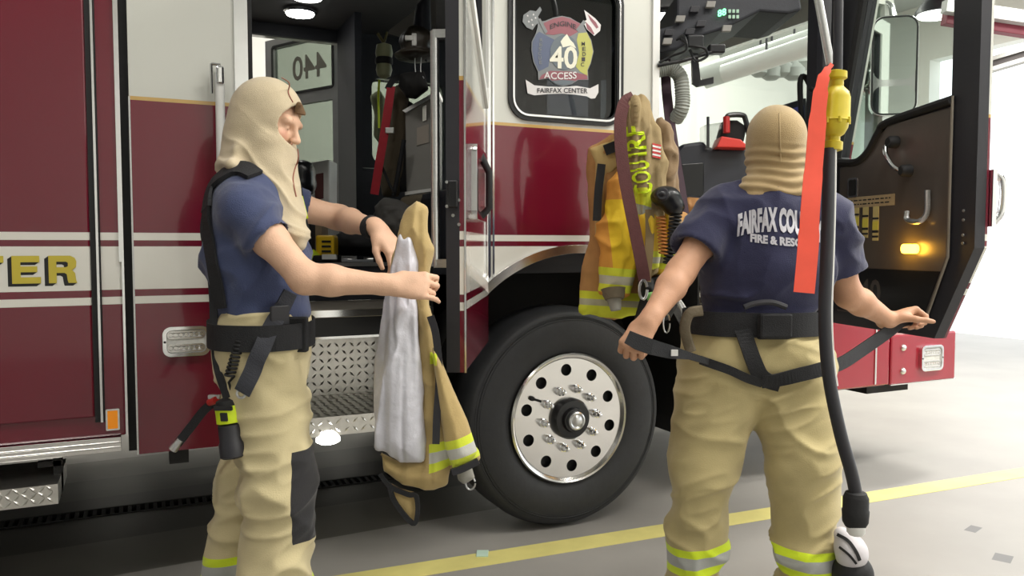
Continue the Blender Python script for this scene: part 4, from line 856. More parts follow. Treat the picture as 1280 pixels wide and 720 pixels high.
tag(cab.build('tangled_cable', m_blackg, smooth=True), 'tangled black cords hanging below the overhead console', 'cord')
rd = MB().obox(at(868, 53, 3.9), YAW_R, ZZ, YAW_F, .04, .03, .03).obox(at(895, 62, 3.95), YAW_R, ZZ, YAW_F, .04, .022, .03)
tag(rd.build('radio_microphone', m_blackg, bevel=.008), 'black radio microphones clipped under the overhead console', 'radio')
vs = tag(imgbox(MB(), [(865, 66), (872, 66), (876, 100), (892, 96), (892, 104), (872, 108), (866, 104)], 4.2, .03).build('wiper_arm_frame', m_seal), 'dark bracket arm hanging in front of the windscreen', 'bracket')
hb_ = at(1172, 18, 8.5)
hbl = thing('high_bay_light', 'round lit high bay light seen at the top of the door window', 'light', hb_)
MB().lathe(hb_, (0, 0, 1), [(.0, .22), (.04, .22), (.2, .1), (.5, .06), (.6, .02)], 24).build('housing', m_seal, hbl, True); MB().lathe(hb_, (0, 0, -1), [(0, .2), (.02, .19), (.03, .01)], 24).build('lens', m_lamp, hbl, True)
MB().tube([hb_ + ZZ * .55, np.array([hb_[0], hb_[1], CE])], .01, 6).build('hanger', m_seal, hbl)
# corrugated hose
hs = bez([at(822, 88, 4.0), at(838, 86, 4.0), at(850, 96, 4.0), at(853, 118, 4.0), at(852, 136, 4.0), at(844, 150, 4.05)], 12)
tag(MB().tube(hs, [.034 + .004 * (i % 2) for i in range(len(hs))], 16).build('corrugated_hose', mat('hose_grey', rgb(148, 152, 146), .5, noise=.05), smooth=True), 'grey corrugated hose curving down inside the front cab doorway', 'hose')
# ductwork of the bay seen through the windscreen
m_duct = mat('duct_paint', rgb(205, 208, 204), .5, .1, noise=.06, nscale=4)
def pipe(name, pts, r, lab, m_=None, cat='duct'):
    o = tag(MB().tube(pts, r, 20).build(name, m_ or m_duct, smooth=True), lab, cat); hang(o, (pts[0] + pts[1]) / 2); return o
def hang(o, p): MB().tube([p, np.array([p[0], p[1], CE])], .012, 6).build('hanger_rod', m_seal, o)
pipe('air_duct', [at(880, 96, 8.6), at(1120, 18, 7.6)], .13, 'long pale air duct under the bay ceiling seen through the windscreen')
pipe('air_duct', [at(900, 60, 9.2), at(1100, -10, 8.4)], .2, 'wide pale air duct behind the long thin one')
pipe('ceiling_beam', [at(905, 92, 8.0), at(1015, 56, 7.4)], .09, 'white square beam below the air ducts seen through the windscreen', m_white, 'beam')
lo_ = at(1002, 88, 9.); tag(MB().lathe(lo_, (0, 0, 1), [(0, .05), (.05, .25), (.2, .3), (.3, .12)], 24).build('round_vent', m_duct, smooth=True), 'round ceiling vent beyond the windscreen at right', 'vent'); hang([o for o in bpy.data.objects if o.name == 'round_vent'][0], lo_)
for q in range(4):
    p_ = at(950 + 14 * q, 96 + 4 * (q % 2), 8.8)
    fx_ = tag(MB().lathe(p_, (0, 0, 1), [(0, .06), (.03, .10), (.12, .12), (.2, .05)], 16).build('ceiling_fixture', mat('fixture_grey', rgb(150, 154, 150), .5), smooth=True), 'small grey round fixture in the row seen through the windscreen', 'fixture', 'small round fixtures beyond the windscreen'); hang(fx_, p_ + ZZ * .1)

# ------------------------------------------------------------ emblem on the near crew window
m_e = {k: mat('decal_' + k, c, .5, noise=.04) for k, c in dict(red=rgb(142, 82, 92), blue=rgb(84, 94, 120), yellow=rgb(178, 178, 92), white=rgb(170, 170, 172), dark=rgb(52, 48, 54), grey=rgb(120, 124, 126), cream=rgb(226, 224, 206), steel=rgb(98, 108, 116)).items()}
EY = Y0 + .008
def E2(px_, py_): p = onY(px_, py_, EY); return (float(p[0]), float(p[2]))
zx = lambda x, y: E2(625 + x * 160 / 768, y * 150 / 720)       # read off the enlarged view of the decal
def dec(name, pts, m_, off, lab=None, holes=(), curve=1):
    P = [zx(*p) for p in pts]
    if curve > 1: P = [(q[0], q[1]) for q in bez([(*p, 0) for p in P + [P[0]]], curve)[:-1]]
    return MB().plate(P, [[zx(*p) for p in h] for h in holes], (0, EY - off, 0), XA, ZA, (0, 1, 0), .0008).build(name, m_, emb, label=lab)
emb = MB().plate([zx(*p) for p in [(230, 130), (270, 125), (320, 105), (372, 95), (420, 105), (462, 130), (500, 150), (520, 190), (548, 240), (562, 310), (545, 380), (528, 420), (530, 480), (470, 480), (430, 505), (375, 520), (330, 505), (290, 470), (230, 480), (228, 432), (200, 370), (188, 300), (190, 250), (215, 200), (225, 165)]], [], (0, EY, 0), XA, ZA, (0, 1, 0), .001).build('window_emblem', m_e['grey'], eng, label='fire company cross emblem on the window')
dec('top_lobe', [(262, 138), (320, 112), (372, 101), (420, 112), (485, 145), (462, 195), (420, 218), (372, 200), (320, 210), (275, 205)], m_e['red'], .001)
dec('left_lobe', [(235, 190), (280, 215), (330, 240), (300, 330), (290, 400), (234, 428), (206, 370), (193, 300), (196, 250), (218, 205)], m_e['blue'], .001)
dec('right_lobe', [(470, 200), (520, 195), (544, 245), (557, 310), (541, 380), (523, 420), (525, 455), (480, 430), (455, 400), (475, 320), (460, 240)], m_e['yellow'], .001)
dec('lower_lobe', [(250, 450), (300, 425), (430, 430), (520, 450), (525, 476), (465, 478), (428, 500), (375, 515), (330, 500), (292, 466), (235, 476)], m_e['red'], .001)
dec('lower_tip', [(310, 485), (375, 480), (450, 485), (428, 502), (375, 514), (330, 502)], m_e['steel'], .0022)
dec('centre_disc', [(300 + 85 * math.cos(t / 8 * math.pi) + 85, 315 + 105 * math.sin(t / 8 * math.pi)) for t in range(16)], m_e['steel'], .0022, curve=2)
dec('axe_head', [(140, 90), (180, 62), (215, 68), (240, 40), (250, 60), (228, 100), (240, 130), (215, 150), (195, 180), (160, 165), (135, 130)], m_e['grey'], .001)
st_ = MB()
for x_, y_ in ((165, 95), (190, 120), (200, 88), (172, 130), (195, 150), (212, 108)):
    c_ = zx(x_, y_); st_.plate([(c_[0] + (.006 if q % 2 else .0026) * math.cos(q * math.pi / 5), c_[1] + (.006 if q % 2 else .0026) * math.sin(q * math.pi / 5)) for q in range(10)], [], (0, EY - .002, 0), XA, ZA, (0, 1, 0), .0005)
st_.build('axe_stars', m_e['white'], emb)
dec('hammer_head', [(505, 60), (570, 110), (605, 150), (600, 185), (565, 215), (520, 175), (498, 130), (520, 120)], m_e['white'], .001)
dec('hammer_stripe', [(525, 85), (575, 135), (590, 165), (578, 172), (540, 120)], m_e['red'], .002); dec('hammer_stripe', [(512, 130), (545, 165), (566, 205), (558, 207), (522, 172)], m_e['red'], .002)
dec('axe_shaft', [(228, 120), (240, 110), (285, 190), (270, 205)], m_e['grey'], .002); dec('axe_shaft', [(500, 120), (515, 135), (470, 190), (455, 180)], m_e['grey'], .002)
ban = [(155, 480), (200, 520), (240, 520), (300, 530), (370, 535), (450, 530), (520, 520), (545, 525), (590, 500), (592, 545), (560, 590), (530, 575), (450, 565), (370, 560), (300, 560), (240, 565), (205, 575), (160, 560)]
ban = [(153, 478), (205, 512), (290, 520), (370, 522), (460, 516), (540, 530), (590, 505), (590, 555), (570, 590), (545, 592), (520, 578), (450, 568), (375, 562), (300, 564), (205, 572), (165, 560)]
dec('banner', ban, m_e['white'], .001)
def dtext(nm, s_, x0, y0, x1, y1, hh, m_, off, arcd=0., vertical=False, bold=.0):
    V, F = text_mesh(s_, 1., bold); wd_ = V[:, 0].max() - V[:, 0].min(); ht = V[:, 1].max() - min(0, V[:, 1].min()); out = []
    for p in V:
        t = (p[0] - V[:, 0].min()) / wd_; x_ = x0 + (x1 - x0) * t; y_ = y0 + (y1 - y0) * t - arcd * (1 - (2 * t - 1) ** 2) - hh * p[1] / ht; q = zx(x_, y_); out.append((q[0], EY - off, q[1]))
    MB().add(out, F).build(nm, m_, emb, fix=False)
dtext('emblem_number', '40', 296, 408, 462, 408, 135, m_e['cream'], .0035, bold=.02)
dtext('emblem_word', 'ENGINE', 300, 178, 455, 180, 30, m_e['dark'], .003, 22, bold=.01)
dtext('emblem_word', 'ACCESS', 262, 470, 458, 470, 42, m_e['white'], .0035, -6, bold=.015)
dtext('banner_word', 'FAIRFAX CENTER', 222, 558, 524, 560, 30, m_e['dark'], .003, 2, bold=.015)
for i_, c_ in enumerate('MEDIC'): dtext('emblem_letter', c_, 488 + 6 * math.sin(i_), 275 + 31 * i_, 508 + 6 * math.sin(i_), 275 + 31 * i_, 24, m_e['dark'], .003, bold=.01)
for i_, c_ in enumerate('RESCUE'): dtext('emblem_letter', c_, 232 + 5 * math.cos(i_), 250 + 27 * i_, 250 + 5 * math.cos(i_), 250 + 27 * i_, 20, m_e['grey'], .003, bold=.01)
fl_ = dec('flame', [(375, 285), (362, 250), (380, 225), (400, 205), (420, 240), (440, 260), (455, 290), (420, 275)], m_e['cream'], .003)
# ------------------------------------------------------------ people (modelled in the yawed frame: right, ahead, up)
def nrm(v): v = np.array(v, float); return v / np.linalg.norm(v)
def ortho(d, n): n = np.array(n, float); n = n - d * np.dot(d, n); return nrm(n)
def hand(F_, wr, d, palm, side, curl=(20, 30, 20), thumb=(.5, .5, .3), sz=1., spread=0.04, curls=None, wrist_r=.027):
    """wr wrist point, d pointing to the knuckles, palm the way the palm faces, side = thumb side"""
    d = nrm(d); palm = ortho(d, palm); side = nrm(np.cross(d, palm)) * (1 if np.dot(np.cross(d, palm), side) > 0 else -1)
    wr = np.array(wr, float); hw = [.031, .011, -.010, -.029]; ln = [(.041, .025, .021), (.045, .028, .022), (.042, .026, .021), (.033, .020, .019)]; kn = [.088, .092, .088, .080]
    F_.cap(wr - d * .02, wr + d * .012, wrist_r * sz, .026 * sz, k=.02, u=palm, sc=.78)
    for i in range(4):
        b = wr + d * kn[i] * sz + side * hw[i] * sz; F_.cap(wr + d * .015 + side * hw[i] * .6 * sz, b, .0145 * sz, .0115 * sz, k=.014, u=palm, sc=1.0)
    F_.ell(wr + d * .05 * sz, (.042 * sz, .037 * sz, .016 * sz), [d, side, palm], k=.012)
    F_.ell(wr + d * .04 * sz + side * .022 * sz + palm * .010 * sz, (.032 * sz, .018 * sz, .014 * sz), [d, side, palm], k=.012)
    for i in range(4):
        c = curls[i] if curls else curl; p = wr + d * kn[i] * sz + side * hw[i] * sz; ang = 0; r = [.0098, .0090, .0082, .0074] if i < 3 else [.0088, .0080, .0073, .0066]
        for j in range(3):
            ang += math.radians(c[j]); dr = nrm(d * math.cos(ang) + palm * math.sin(ang) + side * spread * (1.5 - i) * (1 if j == 0 else .3)); q = p + dr * ln[i][j] * sz
            F_.cap(p, q, r[j] * sz, r[j + 1] * sz, k=.004); p = q
    p = wr + d * .028 * sz + side * .027 * sz + palm * .006; q = p + nrm(d * thumb[0] + side * thumb[1] + palm * thumb[2]) * .044 * sz; F_.cap(p, q, .015 * sz, .0115 * sz, k=.012)
    r_ = q + nrm(d * (thumb[0] + .35) + side * (thumb[1] - .3) + palm * thumb[2]) * .032 * sz; F_.cap(q, r_, .0112 * sz, .0095 * sz, k=.004)
    F_.cap(r_, r_ + nrm(d * (thumb[0] + .5) + side * (thumb[1] - .5) + palm * (thumb[2] + .15)) * .024 * sz, .0098 * sz, .0082 * sz, k=.004)
def head(F_, c, fw, up, sz=1., grow=0., face=True):
    """c the centre of the skull, fw where the face looks, up the crown"""
    fw = nrm(fw); up = ortho(fw, up); rt = np.cross(fw, up); ax = [fw, rt, up]; g = grow
    P = lambda f, r, u: np.array(c) + (fw * f + rt * r + up * u) * sz
    F_.ell(P(-.012, 0, .028), (.098 * sz + g, .077 * sz + g, .090 * sz + g), ax, k=.02)
    F_.ell(P(.022, 0, -.02), (.070 * sz + g, .066 * sz + g, .085 * sz + g), ax, k=.03)
    F_.cap(P(.03, 0, -.065), P(.068, 0, -.092), .046 * sz + g, .024 * sz + g, k=.03, u=rt, sc=1.15)
    if face:
        F_.cap(P(.083, -.045, .022), P(.083, .045, .022), .012 * sz, .012 * sz, k=.02)
        F_.cap(P(.088, 0, .012), P(.112, 0, -.026), .008 * sz, .0125 * sz, k=.012)
        for s in (-1, 1):
            F_.ell(P(.092, s * .032, .000), (.016 * sz, .018 * sz, .011 * sz), ax, k=.010, op='s')
            F_.ell(P(.076, s * .032, .000), (.0125 * sz, .0135 * sz, .0125 * sz), ax, k=.003)
            F_.ell(P(.104, s * .012, -.030), (.009 * sz, .008 * sz, .007 * sz), ax, k=.006)
            F_.ell(P(.062, s * .046, -.024), (.022 * sz, .018 * sz, .018 * sz), ax, k=.02)
            F_.ell(P(-.005, s * .077, -.005), (.017 * sz, .008 * sz, .031 * sz), ax, k=.006)
            F_.ell(P(-.003, s * .086, -.003), (.008 * sz, .006 * sz, .016 * sz), ax, k=.004, op='s')
        F_.cap(P(.093, -.018, -.056), P(.093, .018, -.056), .0075 * sz, k=.006); F_.cap(P(.092, -.015, -.066), P(.092, .015, -.066), .0075 * sz, k=.006)
        F_.cap(P(.103, -.02, -.061), P(.103, .02, -.061), .002, k=.003, op='s')
def cloth_folds(a1=.006, a2=.004, seed=1, st=(5, 5, 15), fine=.0015):
    def f(P, N_):
        q = P * np.array(st); wq = np.stack([vnoise(P * 4 + 3, seed), vnoise(P * 4 + 9, seed + 1), vnoise(P * 4 + 17, seed + 2)], 1) * 1.6
        r = ridge(q + wq, seed + 3) ** 2; r2 = ridge(q * 2.1 + wq * 1.5 + 5, seed + 4)
        return a1 * (r - .35) * 1.6 + a2 * (r2 - .5) + fine * (vnoise(P * 60, seed + 6) - .5)
    return f
def leg_folds(seed):
    def f(P, N_):
        w1 = vnoise(P * 3.2, seed) * 2 - 1; w2 = vnoise(P * 5 + 7, seed + 1) * 2 - 1
        q = np.stack([P[:, 0] * 4.5 + w1 * .6, P[:, 1] * 4.5, P[:, 2] * 12 + P[:, 0] * 4 + w2 * .9], 1); a = ridge(q, seed + 2) ** 3
        q2 = np.stack([P[:, 0] * 8, P[:, 1] * 8 + w2 * .5, P[:, 2] * 21 - P[:, 0] * 7 + w1 * 1.2], 1); b = ridge(q2, seed + 3) ** 2
        m = .45 + .9 * vnoise(P * 4.5 + 20, seed + 5); return m * (.020 * (a - .3) + .011 * (b - .35)) + .007 * (vnoise(P * 7, seed + 8) - .5)
    return f
def finger_detail(P, N_): return .0009 * (vnoise(P * 55, 3) - .5)
def skin_mat(name, blobs): return mat(name, m_skin if name != 'skin_tanned' else rgb(206, 158, 128), .5, noise=.05, nscale=30, bump=.12, bscale=250, layers=blobs, spec=.35)

# ================= the man at left: profile to the camera, holding a turnout coat
Lp = lambda x, y, D: A(x, y, D)
fw = nrm([.985, .17, 0]); rt_ = nrm([.17, -.985, 0])                         # he faces right and slightly away; rt_ = his right side, towards the camera
hipC = Lp(331, 425, 2.50); chest = Lp(320, 290, 2.50); neck = Lp(322, 228, 2.50)
hd = Lp(334, 152, 2.49); hfw = nrm([.95, -.13, -.34]); hup = nrm([.36, .0, .93])
shR = Lp(304, 262, 2.33); elR = Lp(381, 348, 2.26); wrR = Lp(488, 356, 2.30)
shL = Lp(334, 250, 2.68); elL = Lp(424, 272, 2.80); wrL = Lp(473, 287, 2.60)
gz = 0.0
hipR = hipC + rt_ * .095; hipL = hipC - rt_ * .095
knR = Lp(350, 612, 2.40); anR = Lp(338, 865, 2.38); knL = Lp(318, 602, 2.60); anL = Lp(276, 820, 2.66)
anR[2] = .10; anL[2] = .10
toe = nrm([1, .1, 0])
def build_body(lo, hi, name, root, m_, parts):
    F_ = Field(lo, hi, .0045); parts(F_); return mesh_from(F_, name, m_, root, finger_detail, 1)
def bodyL(F_):
    F_.cap(hipC + [0, 0, .02], chest - [0, 0, .10], .125, .125, k=.06, u=rt_, sc=1.22)
    F_.cap(chest - [0, 0, .06], chest + [0, 0, .09], .125, .105, k=.06, u=rt_, sc=1.35)
    F_.cap(shR * .8 + shL * .2, shR * .2 + shL * .8, .062, k=.06)
    F_.cap(neck - [0, 0, .05], hd - hup * .05 - hfw * .015, .062, .056, k=.04)
    head(F_, hd, hfw, hup)
    F_.cap(shR, shR + (elR - shR) * .45, .058, .050, k=.05); F_.cap(shR + (elR - shR) * .4, elR, .050, .042, k=.02)
    F_.cap(elR, elR + (wrR - elR) * .3, .043, .044, k=.025); F_.cap(elR + (wrR - elR) * .3, wrR, .043, .027, k=.02)
    F_.cap(shL, shL + (elL - shL) * .45, .055, .048, k=.05); F_.cap(shL + (elL - shL) * .4, elL, .048, .041, k=.02)
    F_.cap(elL, elL + (wrL - elL) * .3, .042, .042, k=.025); F_.cap(elL + (wrL - elL) * .3, wrL, .041, .027, k=.02)
    hand(F_, wrR + [.006, 0, 0], nrm([.97, .12, -.04]), nrm([.1, .9, -.35]), [0, .2, 1], thumb=(.72, -.1, .75), curls=[(38, 50, 30), (46, 52, 34), (54, 52, 34), (20, 30, 20)], sz=1.04)
    hand(F_, wrL, nrm([.60, -.30, -.72]), nrm([-.35, .35, -.6]), [.4, -.9, .3], thumb=(.8, .5, .3), curl=(28, 32, 22), sz=1.06)
    for h_, k_, a_ in ((hipR, knR, anR), (hipL, knL, anL)):
        F_.cap(h_, k_, .088, .058, k=.06); F_.cap(k_, a_ * .65 + k_ * .35, .056, .052, k=.03); F_.cap(a_ * .65 + k_ * .35, a_, .052, .036, k=.02); F_.cap(a_ - [0, 0, .035], a_ + toe * .15 - [0, 0, .055], .040, .034, k=.03)
feetL = tw((anR + anL) / 2); feetL[2] = 0
manL = thing('person', 'person in profile with tan hood and navy T-shirt, reaching out to hold a turnout coat', 'person', feetL)
pts = np.array([hd + [.0, 0, .2], anR, anL, shL, wrR, wrL, elL, elR, hipC])
loL = pts.min(0) - [.16, .16, .14]; hiL = pts.max(0) + [.26, .16, .06]; loL[2] = -.01
hrt = np.cross(hfw, ortho(hfw, hup)); hu2 = ortho(hfw, hup)
HP = lambda f, r, u: tw(hd + hfw * f + hrt * r + hu2 * u)
bl = []
for s in (-1, 1):
    for q in range(5): bl.append((HP(.090 - .004 * abs(q - 1.5), s * (.018 + .008 * q), .024 + .002 * (2 - abs(q - 2))), 'ball', rgb(120, 84, 60), .0075, .8))
    for q in range(4): bl.append((HP(.090, s * (.022 + .007 * q), -.004), 'ball', rgb(110, 70, 60), .0055, .75))
    bl.append((HP(.085, s * .045, -.03), 'ball', rgb(226, 160, 140), .03, .5))
skL = skin_mat('skin_fair', bl)
bodyl = build_body(loL, hiL, 'body', manL, skL, bodyL)
# T-shirt
def sleeve(F_, sh, el, L_, r0, r1, arm):
    dv = nrm(el - sh); e = sh + dv * L_; G = F_.clone()
    G.cap(sh + dv * .01, e + dv * .05 - [0, 0, .008], r0, r1, k=.0); G.cut(e, dv + np.array([0, 0, -.15])); G.cap(e - dv * .05, e + dv * .02, arm, arm * 1.12, k=.0, op='s')
    k = .03; hh = np.clip(k - np.abs(F_.d - G.d), 0, None) / k; F_.d = np.minimum(F_.d, G.d) - hh * hh * k * .25
def shirtL(F_):
    F_.cap(hipC + [0, 0, .06], chest - [0, 0, .08], .135, .140, k=.06, u=rt_, sc=1.24)
    F_.cap(chest - [0, 0, .07], chest + [-.005, 0, .095], .142, .115, k=.07, u=rt_, sc=1.34)
    F_.cap(shR * .85 + shL * .15 + [-.005, 0, -.005], shR * .15 + shL * .85, .078, k=.06)
    for sh, el in ((shR, elR), (shL, elL)):
        sleeve(F_, sh, el, .125, .074, .070, .055)
    F_.cut(hipC + [0, 0, .075], [0, 0, -1])
    F_.cap(neck + [0, 0, -.01], neck + [0, 0, .1], .066, k=.0, op='s')
Fs = Field(loL, hiL, .006); shirtL(Fs)
# keep the far and near forearms clear of the cloth
mesh_from(Fs, 't_shirt', m_navy, manL, cloth_folds(.011, .008, 11, (6, 6, 8)), 1, key='shL')
# trousers
kneeb = [(tw(Lp(388, 620, 2.34)), [(nrm(YAW_R * 1 + 0 * ZZ), .045), (nrm(ZZ * 1.), .135), (YAW_F, .14)], rgb(34, 33, 36))]
def stripe_layers(c, up_, hw=.0):
    u_ = nrm(up_); o = []
    for dz, h_, col in ((.0, .045, rgb(214, 236, 40)), (.0, .019, rgb(172, 174, 172))):
        o.append((tw(c), [(tw(u_), h_), (YAW_R, .14), (YAW_F, .14)], col))
    return o
m_trL = mat('turnout_trousers_left', rgb(206, 192, 150), .85, noise=.08, nscale=9, bump=.12, bscale=260, sheen=.2, layers=kneeb + stripe_layers(Lp(284, 701, 2.64), [-.14, 0, 1]) + stripe_layers(Lp(338, 742, 2.38), [-.05, 0, 1]))
def trouL(F_):
    F_.cap(hipC + [0, 0, .10], hipC - [0, 0, .02], .130, .140, k=.04, u=rt_, sc=1.25)
    for h_, k_, a_, w_ in ((hipR, knR, anR, 1.), (hipL, knL, anL, .97)):
        F_.cap(h_ - [0, 0, .03], k_ + [0, 0, .03], .128 * w_, .104 * w_, k=.05); m2 = k_ * .45 + a_ * .55
        F_.cap(k_, m2, .106 * w_, .094 * w_, k=.04); F_.cap(m2, a_ + [0, 0, .02], .094 * w_, .096 * w_, k=.03)
    F_.cut(hipC + [0, 0, .095], [0, 0, 1]); F_.cut([0, 0, .07], [0, 0, -1])
Ft = Field(loL, hiL, .0065); trouL(Ft)
mesh_from(Ft, 'turnout_trousers', m_trL, manL, leg_folds(31), 1, key='trL')
def boots(an_, td, root, m_=None):
    F_ = Field(an_ - [.2, .2, .12], an_ + [.3, .3, .2], .007)
    F_.cap(an_ + [0, 0, .1], an_ - [0, 0, .03], .066, .056, k=.02); F_.cap(an_ - [0, 0, .045], an_ + td * .17 - [0, 0, .052], .052, .046, k=.03); F_.ell(an_ - td * .03 - [0, 0, .05], (.055, .048, .045), k=.03); F_.cut([0, 0, .004], [0, 0, -1])
    mesh_from(F_, 'boot', m_black, root)
for a_ in (anR, anL): boots(a_, toe, manL)
# hood with its long bib
def hoodL(F_):
    head(F_, hd, hfw, hup, grow=.016, face=False)
    F_.cap(hd - hup * .05 - hfw * .03, neck + [-.012, 0, -.01], .086, .100, k=.04)
    F_.cap(neck + [-.01, 0, -.01], shR * .62 + shL * .38 + [-.01, 0, .045], .09, .05, k=.05)
    F_.cap(neck + [-.01, 0, -.01], shR * .35 + shL * .65 + [0, 0, .045], .09, .05, k=.05)
    F_.cap(hd - hup * .09 + hfw * .05, Lp(372, 292, 2.42), .055, .030, k=.04, u=[.2, 1, 0], sc=1.6)            # front tail of the bib
    F_.cap(Lp(322, 232, 2.44), Lp(376, 306, 2.41), .046, .016, k=.03, u=[.2, 1, 0], sc=1.6)
    F_.cap(Lp(300, 208, 2.44), Lp(275, 206, 2.45), .026, .010, k=.03, u=[0, 1, 0], sc=3.5)                     # bib kicking out at the back
    F_.cap(Lp(304, 190, 2.46), Lp(284, 192, 2.47), .03, .008, k=.02, u=[0, 1, 0], sc=2.6)
    f2 = F_.clone(); head(f2, hd, hfw, hup, grow=.004, face=False); f2.cap(neck, hd - hup * .05, .060, .058, k=.03); F_.d = np.maximum(F_.d, -f2.d)
    P = hd + hfw * .085 + hu2 * .012; F_.ell(P, (.076, .071, .063), [hfw, hrt, hu2], k=.006, op='s')
loh = Lp(258, 320, 2.6) - [0, .25, .02]; hih = Lp(410, 80, 2.3) + [.03, .45, .03]
Fh = Field(loh, hih, .0045); hoodL(Fh)
def hdisp(P, N_):
    z = P[:, 2] - hd[2]; low = np.clip(-(z + .01) / .07, 0, 1); a = (P[:, 0] - hd[0]) * .72 + z * .7; b = -(P[:, 0] - hd[0]) * .7 + z * .72
    q = np.stack([a * 26 + vnoise(P * 9, 3) * 1.6, b * 3.5, P[:, 1] * 5], 1); return (.25 + low) * .008 * (ridge(q, 5) ** 2 - .4) + .004 * (vnoise(P * 16, 7) - .5)
mesh_from(Fh, 'hood', m_hood, manL, hdisp, 1, key='hdL')
P, N_ = onbody(dpx([(372, 186), (373, 198), (368, 212), (366, 226), (370, 246)]), ['hdL'], .001, 2.4, 2); MB().tube(P, .0022, 6).build('hood_seam', mat('seam_red', rgb(150, 96, 80), .8), manL, True)
P, N_ = onbody(dpx([(352, 97), (362, 104), (360, 116), (366, 128)]), ['hdL'], .001, 2.4, 2); MB().tube(P, .002, 6).build('hood_seam', mat('seam_red', rgb(150, 96, 80), .8), manL, True)
fr_ = Field(HP(0, 0, 0) * 0 + hd - .13, hd + .13, .003)
for q in range(7): fr_.cap(hd + hfw * (.072 + .004 * q) + hrt * (-.035 + .012 * q) + hu2 * .080, hd + hfw * .092 + hrt * (-.03 + .010 * q) + hu2 * (.062 - .001 * q), .008, .006, k=.004)
mesh_from(fr_, 'hair', mat('brown_hair', rgb(120, 92, 62), .7, noise=.3, nscale=90, bump=.4, bscale=200, stretch=(1, 1, 4)), manL, label='short brown fringe under the hood edge')
# straps and belt
def strap_on(name, pxs, keys, wd, m_, root, th=.004, off=.006, fb=2.5, n=6, label=None, sm=3):
    P, N_ = onbody(dpx(pxs, n), keys, off, fb, sm); return MB().strap(P, wd, th, N_).build(name, m_, root, label=label, fix=False)
kL = ['shL', 'trL', 'hdL']
def belt(name, c, keys, m_, root, wid=.05, label=None, n=72, off=.009, tilt=(0., 0.)):
    cw = Vector(tw(c)); R_ = []; A_ = [2 * math.pi * k / n for k in range(n)]
    for t in A_:
        d = Vector(tw([math.cos(t), math.sin(t), 0])); best = .1
        for dz in (-wid * .45, 0, wid * .45):
            for k in keys:
                r = BV[k].ray_cast(cw + Vector((0, 0, dz)) + d * .5, -d, .5)
                if r[0] is not None: best = max(best, .5 - r[3])
        R_.append(best)
    R_ = np.array(R_)
    for _ in range(4): R_ = np.maximum(R_, (np.roll(R_, 1) + np.roll(R_, -1)) / 2) * .5 + (np.roll(R_, 1) + R_ + np.roll(R_, -1)) / 6
    P = []; N_ = []
    for k in list(range(n)) + [0]: d = tw([math.cos(A_[k]), math.sin(A_[k]), 0]); P.append(tw(c) + d * (R_[k] + off) + np.array([0, 0, tilt[0] * math.cos(A_[k]) + tilt[1] * math.sin(A_[k])])); N_.append(d)
    return MB().strap(P, wid, .006, np.array(N_)).build(name, m_, root, label=label, fix=False)
bc = Lp(330, 413, 2.50)
belt('harness_belt', bc, ['trL'], m_web, manL, wid=.075)
MB().obox(tw(Lp(371, 418, 2.36)), YAW_R, ZZ, YAW_F, .033, .052, .014).build('belt_pouch', m_web, manL, bevel=.006)
strap_on('suspender', [(262, 262), (266, 236), (284, 219), (302, 213), (318, 222)], ['shL'], .062, m_web, manL, th=.012, off=.010)
sp = [(258, 262), (255, 290), (262, 330), (266, 370), (268, 420), (272, 460), (284, 498)]
MB().strap([at(x, y, 2.44 - .0006 * (y - 262)) for x, y in dpx(sp)], .022, .005, -YAW_F).build('hanging_strap', m_web, manL)
strap_on('suspender', [(268, 232), (262, 270), (268, 320), (280, 385)], ['shL'], .045, m_web, manL, th=.008, off=.012)
ws = strap_on('leg_strap', [(358, 362), (348, 385), (340, 408), (330, 432), (318, 462), (308, 488)], kL, .048, mat('grey_webbing', rgb(52, 54, 62), .7, noise=.1, nscale=60, bump=.3, bscale=300), manL, th=.006, off=.024)
P, N_ = hit(343, 398, kL, .032); MB().obox(P, nrm(np.cross(ZZ, N_)), ZZ, N_, .030, .030, .005).build('buckle', m_seal, ws, bevel=.004)
P, N_ = hit(306, 490, kL, .02); MB().tube([P + YAW_R * .012 * math.cos(t / 2) + ZZ * .012 * math.sin(t / 2) for t in range(13)], .004, 8).build('snap_hook', m_steel, manL, True)
# hi-vis suspender piece in front of the far shoulder
MB().strap([at(x, y, 2.52) for x, y in ((370, 232), (374, 262), (382, 300))], .035, .008, -YAW_F).build('chest_strap', m_web, manL)
MB().strap([at(x, y, 2.505) for x, y in ((374, 246), (378, 262), (381, 274))], .022, .004, -YAW_F).build('hi_vis_tab', m_hivis, manL)
# wristwatch on the far wrist
dv = nrm(wrL - elL); wc = wrL - dv * .035
MB().lathe(tw(wc), tw(dv), [(-.018, .034), (-.018, .040), (.018, .038), (.018, .032)], 28, cap=False).build('wristwatch', m_web, manL, True, label='black wristwatch band')

